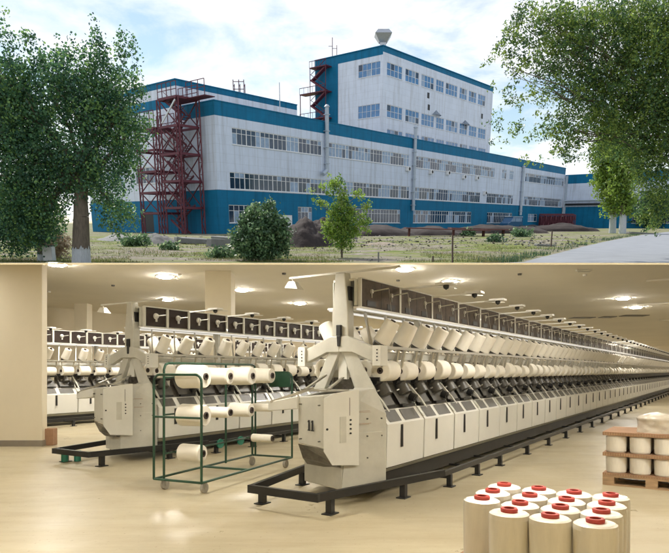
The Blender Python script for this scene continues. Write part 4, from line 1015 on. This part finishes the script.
    A = [(-.525,-.30,.14),(-.075,-.625,.15)]
    pl.build('side_plate', I['body'], r)
    # rear filler behind plate
    MB().prism([(.0,-.53),(.07,-.53),(.07,.53),(.0,.53)], .14, 1.0).build('end_panel', I['body'], r)
    # plinth
    PL = MB().prism([(-.25,.42),(-.50,-.28),(-.08,-.58),(.02,-.50),(.02,.42)][::-1], .145, .80); PL.build('plinth', I['body'], r, bevel=.01)
    # upper nose cabinet, underside cut away at its front
    nose = [(-.62,.24),(-.80,-.24),(-.42,-.40),(.0,-.42),(.0,.24)]
    nb = MB(); nn = len(nose); zl = [.66,.64,.50,.50,.60]; zu = [1.20,1.235,1.27,1.30,1.26]
    nb.add([(x,y,z) for (x,y), z in zip(nose, zl)]+[(x,y,z) for (x,y), z in zip(nose, zu)], [(0,1,2,3,4), (9,8,7,6,5)]+[(i, nn+i, nn+(i+1) % nn, (i+1) % nn) for i in range(nn)])
    nb.build('nose_cabinet', I['body'], r, bevel=.012)
    # curved apron under the nose
    MB().add([(-.62,.24,.655),(-.80,-.24,.635),(-.60,-.26,.45),(-.50,.26,.47),(-.42,-.27,.36),(-.36,.30,.38)], [(0,1,2,3),(3,2,4,5)]).build('apron', I['mech'], r)
    # control panel plate on the nose's aisle side
    A_ = Vector((-.80,-.24,0)); B_ = Vector((-.40,-.41,0)); t_ = (B_-A_).normalized(); nrm = Vector((t_.y,-t_.x,0)); wl = (B_-A_).length
    CM = Matrix(((t_.x, -nrm.x, 0, A_.x+nrm.x*.012), (t_.y, -nrm.y, 0, A_.y+nrm.y*.012), (0,0,1,0), (0,0,0,1)))
    cp = MB(); pts_ = [(-.01,.62),(.10,.46),(wl+.03,.43),(wl+.03,1.29),(.12,1.25),(-.01,1.20)]
    cp.prism(pts_, -.012, .0, f=lambda a, b, z: tuple(CM @ Vector((a, z, b))))
    pn = cp.build('control_panel', I['body2'], r)
    MB().box(.20, .285, -.018, -.0125, .70, .99, M=CM).build('display_window', I['body'], pn)
    for z in (.80,.85,.90,.95): MB().cyl(CM @ Vector((.345,-.0125,z)), CM @ Vector((.345,-.024,z)), .011, n=10).build('push_button', I['black'], pn)
    MB().cyl(CM @ Vector((.03,-.0125,.86)), CM @ Vector((.03,-.022,.86)), .013, n=10).build('lock', I['black'], pn); MB().box(.333, .338, -.015, -.0125, 1.0, 1.2, M=CM).build('slot', I['black'], pn)
    # number plate on the end face
    if number:
        E0 = Vector((-.62,.24,0)); E1 = Vector((-.80,-.24,0)); t2 = (E1-E0).normalized(); n2 = Vector((t2.y,-t2.x,0)); mid = E0.lerp(E1, .55)
        NM = Matrix(((t2.x, 0, n2.x, mid.x+n2.x*.014), (t2.y, 0, n2.y, mid.y+n2.y*.014), (0,1,0,.885), (0,0,0,1)))
        nm = MB()
        for dx in (-.035, .035):
            nm.box(dx-.0135, dx+.0135, -.06, .06, -.002, .002).box(dx-.026, dx+.026, -.06, -.048, -.002, .0022).add([(dx-.0134,.06,.0021),(dx-.0134,.035,.0021),(dx-.028,.035,.0021),(dx-.024,.045,.0021)], [(0,3,2,1)])
        o = nm.build('number', I['black'], r); o.matrix_local = NM
    # faint printed notes on the side plate
    pv = [Vector(p) for p in (A[1], A[0])]; t3 = (pv[0]-pv[1]); t3.z = 0; t3.normalize(); n3 = Vector((t3.y,-t3.x,0))
    SM = Matrix(((t3.x, -n3.x, 0, -.30+n3.x*.02), (t3.y, -n3.y, 0, -.34+n3.y*.02), (0,0,1,0), (0,0,0,1)))
    pn2 = MB()
    Q0 = Vector((-.525,-.30,0)); Q1 = Vector((-.02,-.60,0)); tq = (Q1-Q0).normalized(); nq = Vector((tq.y,-tq.x,0))
    for z_, w_, o_ in ((1.04,.14,.22),(1.028,.17,.2),(.90,.16,.22),(.888,.13,.22)):
        a_ = Q0+tq*o_+nq*.012+Vector((0,0,z_)); pn2.bar(a_, a_+tq*w_, .003, .004)
    pn2.build('printed_note', pm('faded_red_print', (.32,.20,.14), .6), r)
    sc = MB()
    for z_ in (.25,.5,.75,.95):
        for o_ in (.33,.52): a_ = Q0+tq*o_+Vector((0,0,z_)); sc.cyl(a_+nq*.0, a_+nq*.018, .009, n=8)
    for x_, y_ in ((-.66,.16),(-.77,-.18)):
        for z_ in (.72,1.12): sc.cyl((x_,y_,z_), (x_-.035,y_+.008,z_), .008, n=8)
    tag(sc.build('screws', I['dgrey'], r), kind='stuff')
    # tray and discharge chute on the left of the nose
    MB().prism([(.22,1.06),(.66,1.02),(.66,1.13),(.22,1.21)], -.66, -.42, f=fy).build('tray', I['body2'], r, bevel=.01)
    MB().box(-.62, -.2, -.2, .2, 1.265, 1.285).bar((-.6,.15,1.29), (-.1,.2,1.45), .03, .02).bar((-.5,-.1,1.29), (-.1,-.05,1.42), .03, .02).bar((-.66,.62,1.13), (-.5,.1,1.30), .02, .03).build('thread_tray', I['chrome'], r)
    # cross bar on top of the mast with lamp housings
    cb = MB().box(-.06, -.03, -.80, .80, 2.69, 2.715); cb.bar((-.045,.76,2.695), (-.05,.74,2.65), .012, .012).build('cross_bar', I['body2'], r)
    for s in (1,):
        MB().add([(-.09,s*.79,2.655),(-.02,s*.79,2.655),(-.02,s*.69,2.65),(-.09,s*.69,2.65),(-.13,s*.82,2.57),(.02,s*.82,2.57),(.02,s*.62,2.545),(-.13,s*.62,2.545)], [(0,1,2,3),(7,6,5,4),(0,4,5,1),(1,5,6,2),(2,6,7,3),(3,7,4,0)]).build('fan_housing', I['white'], r)
    if not number:
        for (x, y) in ((-1.06,.40),(-.92,.26)): MB().cyl((x,y,.015), (x,y,.185), .055, n=14).build('rail_motor', I['greenm'], r)
        for x in (1.15, 1.72): MB().cyl((x,-1.0,.17), (x,-.97,.17), .085, n=18).cyl((x,-1.0,.17), (x,-.95,.17), .03, n=10).build('hand_wheel', I['greenm'], r)
    for z_, w_ in ((1.13,.16),(1.115,.20),(1.10,.13),(.90,.19),(.885,.16)):
        pass
    return r, RM
rj = random.Random(9)
rot1 = math.atan2(UD.y, UD.x)
p1 = UD*6.27+VD*-3.95
machine((p1.x, p1.y, 0), rot1, 'long twisting machine numbered 11 running from the centre to the far right', 44, 'machine eleven', '11', left_cells=6)
# second machine, slightly turned
d2 = Vector(((705-CX)/F, 1, 0)).normalized(); p2 = Vector(((133.3-CX)/F*10.59, 10.59, 0))
machine((p2.x, p2.y, 0), math.atan2(d2.y, d2.x), 'second twisting machine standing behind the green trolley', 24, 'the second machine', None, left_cells=3)
# third machine farther left
v2 = Vector((d2.y, -d2.x, 0)); c3 = Vector(((75-CX)/F*16.9, 16.9, 0)); n_ = Vector((c3.dot(d2), c3.dot(v2), 0)); p3 = d2*(n_.x-5*SL)+v2*(n_.y-.5)
machine((p3.x, p3.y, 0), math.atan2(d2.y, d2.x), 'farthest twisting machine at the left behind the wide pillar', 15, 'the far left machine', None, tower=False)

# ------------------------------------------------------------------ green trolley with yarn packages
Lp = flr(163, 478.5, .15); Fp = flr(201.5, 483, .15); Rp = flr(292, 457.3, .15); ax = (Rp-Fp); ax.z = 0; Lt = ax.length; ax.normalize()
ay = Vector((-ax.y, ax.x, 0)); Wt = .72
TM = Matrix(((ax.x, ay.x, 0, Fp.x), (ax.y, ay.y, 0, Fp.y), (0,0,1,0), (0,0,0,1)))
tr = empty('trolley', TM, 'dark green tubular trolley frame holding horizontal yarn packages', 'trolley')
tb = .016
m = MB(); m.tube([(0,0,.15),(Lt,0,.15),(Lt,Wt,.15),(0,Wt,.15),(0,0,.15)], tb); m.cyl((Lt*.45,0,.15), (Lt*.45,Wt,.15), tb, n=8); m.build('base_frame', I['green'], tr)
def hoop(x, h, name='end_hoop', y0=0, y1=Wt, rr=.09):
    pts = [(x,y0,.15),(x,y0,h-rr)]+[(x, y0+rr-rr*math.cos(g), h-rr+rr*math.sin(g)) for g in (math.pi/8*k for k in range(1,4))]+[(x,y0+rr,h),(x,y1-rr,h)]+[(x, y1-rr+rr*math.sin(g), h-rr+rr*math.cos(g)) for g in (math.pi/8*k for k in range(1,4))]+[(x,y1,h-rr),(x,y1,.15)]
    m = MB(); m.tube(pts, tb); m.build(name, I['green'], tr)
hoop(0, 1.455); hoop(Lt, 1.48)
yb = Wt-.10
pts = [(.07,yb,.15),(.07,yb,1.52),(.10,yb,1.58),(.16,yb,1.60),(Lt-.16,yb,1.60),(Lt-.10,yb,1.58),(Lt-.07,yb,1.52),(Lt-.07,yb,.15)]
MB().tube(pts, tb).build('long_hoop', I['green'], tr)
for x in (.85, 1.45): MB().cyl((x,yb,.15), (x,yb,1.60), tb, n=8).build('post', I['green'], tr)
for z in (.46,.95,1.42): MB().cyl((.07,yb,z), (Lt-.07,yb,z), .012, n=8).build('crossbar', I['green'], tr)
MB().cyl((0,0,.93), (0,Wt,.93), .014, n=8).build('crossbar', I['green'], tr)
MB().box(Lt-.012, Lt+.012, .03, .40, 1.25, 1.465).build('green_plate', I['green'], tr)
for x, y in ((.12,.06),(.12,Wt-.06),(Lt-.12,.06),(Lt-.12,Wt-.06)):
    o = MB().box(x-.03, x+.03, y-.03, y+.03, .125, .14).add([(x-.02,y-.026,.125),(x+.03,y-.026,.05),(x+.0,y-.026,.05)], [(0,1,2),(2,1,0)]).add([(x-.02,y+.026,.125),(x+.03,y+.026,.05),(x+.0,y+.026,.05)], [(0,1,2),(2,1,0)]).build('caster', I['chrome'], tr)
    MB().cyl((x+.02,y-.02,.064), (x+.02,y+.02,.064), .063, n=18).build('wheel', I['rub'], o)
def trol_pack(x, z, rad, ln, lab):
    y1 = yb-.03-ln
    M_ = TM @ T(x, yb-.11, z) @ Matrix.Rotation(R(90), 4, 'X') @ Matrix.Rotation(rj.uniform(-.03,.03), 4, 'Y')
    o = MB().lathe((0,0,0), (0,0,1), [(0,.03),(.002,rad*.97),(.02,rad*1.02),(ln-.015,rad*.97),(ln,rad*.9),(ln+.001,.04)], n=26).build('trolley_package', I['yarn'], M=M_)
    MB().lathe((0,0,-.10), (0,0,1), [(0,.012),(.09,.012)], n=10).build('peg', I['green'], o)
    MB().lathe((0,0,-.03), (0,0,1), [(0,.02),(0,.045),(ln+.05,.045),(ln+.05,.028),(0,.028)], n=16).build('core_tube', I['core'], o)
    tag(o, lab, 'yarn package', 'yarn packages on the green trolley')
tx = lambda px: None
spots = [(.28,1.43,.150,.36,'biggest package at the left of the trolley top row'),(.87,1.43,.115,.34,'second package of the trolley top row'),(1.42,1.43,.130,.36,'third package of the trolley top row'),(2.02,1.43,.115,.34,'rightmost package of the trolley top row'),
         (.28,.94,.140,.36,'fat package at the left of the trolley middle row'),(.87,.94,.075,.34,'thin second package of the trolley middle row'),(1.42,.94,.100,.34,'third package of the trolley middle row'),(2.02,.94,.062,.34,'thin rightmost package of the trolley middle row'),
         (.28,.46,.112,.32,'lone fat package at the lower left of the trolley'),(2.02,.47,.062,.34,'lone thin package at the lower right of the trolley')]
for s in spots: trol_pack(*s)

# ------------------------------------------------------------------ tall cones in the foreground
FG = [(504.3,482.8,'a'),(538.8,486.5,'a'),(574,490,'a'),(611,493,'a'),(493,488.7,'b'),(530,493,'b'),(566,497,'b'),(607,500.7,'b'),(481.4,495.6,'c'),(520,500.7,'c'),(560,504.4,'c'),(602,508.8,'c'),(508.7,507.9,'d'),(550.4,513.2,'d'),(596.3,518.2,'d')]
rowname = {'a':'rearmost','b':'second rear','c':'third','d':'front'}; cnt = {}
fgp = None; cx_ = cy_ = 0
for px, py, rw in FG:
    p = flr(px, py, .70); cx_ += p.x; cy_ += p.y; cnt[rw] = cnt.get(rw, 0)+1
    pos = {'a':['left','middle left','middle right','right'],'b':['left','middle left','middle right','right'],'c':['left','middle left','middle right','right'],'d':['left','middle','right']}[rw][cnt[rw]-1]
    lab = 'white yarn cylinder with red tube end, %s one in the %s row' % (pos, rowname[rw])
    M_ = T(p.x, p.y, .245) @ Matrix.Rotation(rj.uniform(0,6), 4, 'Z') @ Matrix.Rotation(rj.uniform(-.012,.012), 4, 'X')
    if fgp is None:
        fgp = tag(MB().lathe((0,0,0), (0,0,1), [(0,.03),(0,.105),(.02,.112),(.40,.117),(.425,.113),(.433,.100),(.434,.045)], n=36).build('yarn_cylinder', I['wrap'], M=M_), lab, 'yarn cylinder', 'tall yarn cylinders with red tube ends')
        MB().lathe((0,0,.40), (0,0,1), [(.03,.048),(.050,.050),(.056,.047),(.056,.030),(.03,.030)], n=22).build('red_tube_end', I['red'], fgp); MB().cyl((0,0,.432), (0,0,.436), .031, n=18).build('tube_hollow', I['core'], fgp)
    else: dup(fgp, M_, None, lab, 'tall yarn cylinders with red tube ends')
cx_ /= 15; cy_ /= 15
def pallet(M, lab, w_, d_, h=.14):
    e = empty('pallet', M, lab, 'pallet'); 
    for y in np.linspace(-d_/2+.05, d_/2-.05, 3): MB().box(-w_/2, w_/2, y-.05, y+.05, 0, .02).build('runner', I['wood'], e)
    for x in np.linspace(-w_/2+.07, w_/2-.07, 3):
        for y in np.linspace(-d_/2+.05, d_/2-.05, 3): MB().box(x-.07, x+.07, y-.05, y+.05, .02, h-.02).build('block', I['wood'], e)
    for y in np.linspace(-d_/2+.05, d_/2-.05, 6): MB().box(-w_/2, w_/2, y-.05, y+.05, h-.02, h).build('deck_board', I['wood'], e)
    return e
pallet(T(cx_, cy_, 0) @ Matrix.Rotation(-.56, 4, 'Z'), 'wooden pallet under the tall yarn cylinders in the foreground', 1.3, 1.1, .14)
tag(MB().box(-.6, .6, -.52, .52, .141, .244).build('cardboard_tray', I['card'], M=T(cx_, cy_, 0) @ Matrix.Rotation(-.56, 4, 'Z')), 'cardboard layer between the foreground pallet and its yarn cylinders', 'tray')

# ------------------------------------------------------------------ pallet stack at the right
pa = flr(602.6, 484.5); wd_ = Vector((.838,-.546,0)); pw, pd = 1.15, .9
ca = rot1-R(90)
PM = Matrix(((VD.x, UD.x, 0, pa.x), (VD.y, UD.y, 0, pa.y), (0,0,1,0), (0,0,0,1)))
e = pallet(PM @ T(pw/2, pd/2, 0), 'wooden pallet on the floor at the right carrying two layers of cones', pw, pd, .13)
for k_, (z0, lab) in enumerate(((.131,'corrugated brown tray on the pallet under the lower cones'),(.385,'corrugated brown tray between the two cone layers'),(.655,'corrugated brown tray topping the stack under the plastic bag'))):
    h_ = .03 if k_ == 0 else .045; m = MB().box(0, pw, 0, pd, z0, z0+h_)
    for i in range(38):
        x = .015+i*pw/38.2; m.box(x, x+.012, -.004, .0, z0+.005, z0+h_-.005, 1)
    tag(m.build('corrugated_tray', [I['card'], I['wood']], M=PM), lab, 'tray', 'corrugated trays in the pallet stack')
sp = None
for lay, z0 in enumerate((.162, .431)):
    for j in range(3):
        for i in range(4):
            M_ = PM @ T(.145+i*.286, .15+j*.28, z0)
            lab = '%s stubby cone from the left in the %s layer of the pallet stack, %s row' % (ORD[i], ('lower','upper')[lay], ('front','middle','back')[j])
            if sp is None: sp = tag(MB().lathe((0,0,0), (0,0,1), [(0,.03),(0,.115),(.015,.125),(.20,.128),(.218,.118),(.222,.04)], n=24).build('stubby_cone', I['wrap'], M=M_), lab, 'yarn cone', 'stubby cones in the pallet stack')
            else: dup(sp, M_, None, lab)
# crumpled bag
n_ = 22; v = []; f = []
for j in range(n_+1):
    for i in range(n_*2):
        g = math.pi*i/n_; t = j/n_; rr = .235*(1-.04*math.sin(t*6))*(1 if t < .62 else max(0, 1-((t-.62)/.38)**1.7*.98))
        rr *= 1+.10*mnoise.noise((math.cos(g)*2, math.sin(g)*2, t*3))+.06*mnoise.noise((math.cos(g)*6, math.sin(g)*6, t*5))
        z = .27*t if t < .62 else .27*.62+.10*((t-.62)/.38)**.8
        v.append((rr*math.cos(g)*1.05, rr*math.sin(g)*.9, z))
for j in range(n_):
    for i in range(n_*2): a = j*n_*2+i; b = j*n_*2+(i+1) % (n_*2); f.append((a, b, b+n_*2, a+n_*2))
tag(MB().add(v, f, 0, True).build('plastic_bag', I['bag'], M=PM @ T(.62, .3, .70)), 'crumpled white plastic bag on top of the pallet stack', 'bag')

# ================================================================== sky, sun, render
az, el = math.atan2(-.55, .83), R(48)       # direction towards the sun in the yard's frame: behind left
world = bpy.data.worlds.new('World'); scene.world = world; world.use_nodes = True
nt = world.node_tree; N = nt.nodes; L = nt.links
for n in list(N): N.remove(n)
out = N.new('ShaderNodeOutputWorld'); tc = N.new('ShaderNodeTexCoord'); mp = N.new('ShaderNodeMapping'); mp.inputs['Rotation'].default_value = (-TH, 0, 0)
L.new(tc.outputs['Generated'], mp.inputs['Vector'])
sk = N.new('ShaderNodeTexSky'); sk.sky_type = 'NISHITA'; sk.sun_disc = False; sk.sun_elevation = el; sk.sun_rotation = az; sk.air_density = 1.2; sk.dust_density = .5; sk.ozone_density = 2
L.new(mp.outputs['Vector'], sk.inputs['Vector'])
bg = N.new('ShaderNodeBackground'); bg.inputs[1].default_value = .135; L.new(sk.outputs[0], bg.inputs[0])
sep = N.new('ShaderNodeSeparateXYZ'); L.new(mp.outputs['Vector'], sep.inputs[0])
ad = N.new('ShaderNodeMath'); ad.operation = 'ADD'; ad.inputs[1].default_value = .22; L.new(sep.outputs['Z'], ad.inputs[0])
mx_ = N.new('ShaderNodeMath'); mx_.operation = 'MAXIMUM'; mx_.inputs[1].default_value = .05; L.new(ad.outputs[0], mx_.inputs[0])
dv = N.new('ShaderNodeVectorMath'); dv.operation = 'DIVIDE'; cb_ = N.new('ShaderNodeCombineXYZ')
for i in range(3): L.new(mx_.outputs[0], cb_.inputs[i])
L.new(mp.outputs['Vector'], dv.inputs[0]); L.new(cb_.outputs[0], dv.inputs[1])
nz = N.new('ShaderNodeTexNoise'); nz.inputs['Scale'].default_value = 2.1; nz.inputs['Detail'].default_value = 9; nz.inputs['Roughness'].default_value = .58; nz.inputs['Distortion'].default_value = .3; L.new(dv.outputs[0], nz.inputs['Vector'])
rp = N.new('ShaderNodeValToRGB'); rp.color_ramp.elements[0].position = .39; rp.color_ramp.elements[1].position = .57; L.new(nz.outputs['Fac'], rp.inputs['Fac'])
bg2 = N.new('ShaderNodeBackground'); bg2.inputs[0].default_value = (.93, .96, 1, 1); bg2.inputs[1].default_value = 1.2
ms = N.new('ShaderNodeMixShader'); L.new(rp.outputs['Color'], ms.inputs[0]); L.new(bg.outputs[0], ms.inputs[1]); L.new(bg2.outputs[0], ms.inputs[2]); L.new(ms.outputs[0], out.inputs['Surface'])

sd = Vector((math.sin(az)*math.cos(el), math.cos(az)*math.cos(el), math.sin(el)))
sd = EX.to_3x3() @ sd
sl_ = bpy.data.lights.new('sun', 'SUN'); sl_.energy = 5.0; sl_.angle = R(.53); sl_.color = (1, .95, .86)
so = bpy.data.objects.new('sun', sl_); col.objects.link(so); so.rotation_euler = (-sd).to_track_quat('-Z', 'Y').to_euler(); so.location = (0, 0, 40)

scene.view_settings.view_transform = 'Standard'; scene.view_settings.look = 'None'; scene.view_settings.exposure = 0; scene.view_settings.gamma = 1; scene.view_settings.use_curve_mapping = False
scene.cycles.use_denoising = True
scene.cycles.max_bounces = 8; scene.cycles.diffuse_bounces = 5; scene.cycles.transmission_bounces = 2; scene.cycles.sample_clamp_indirect = 6
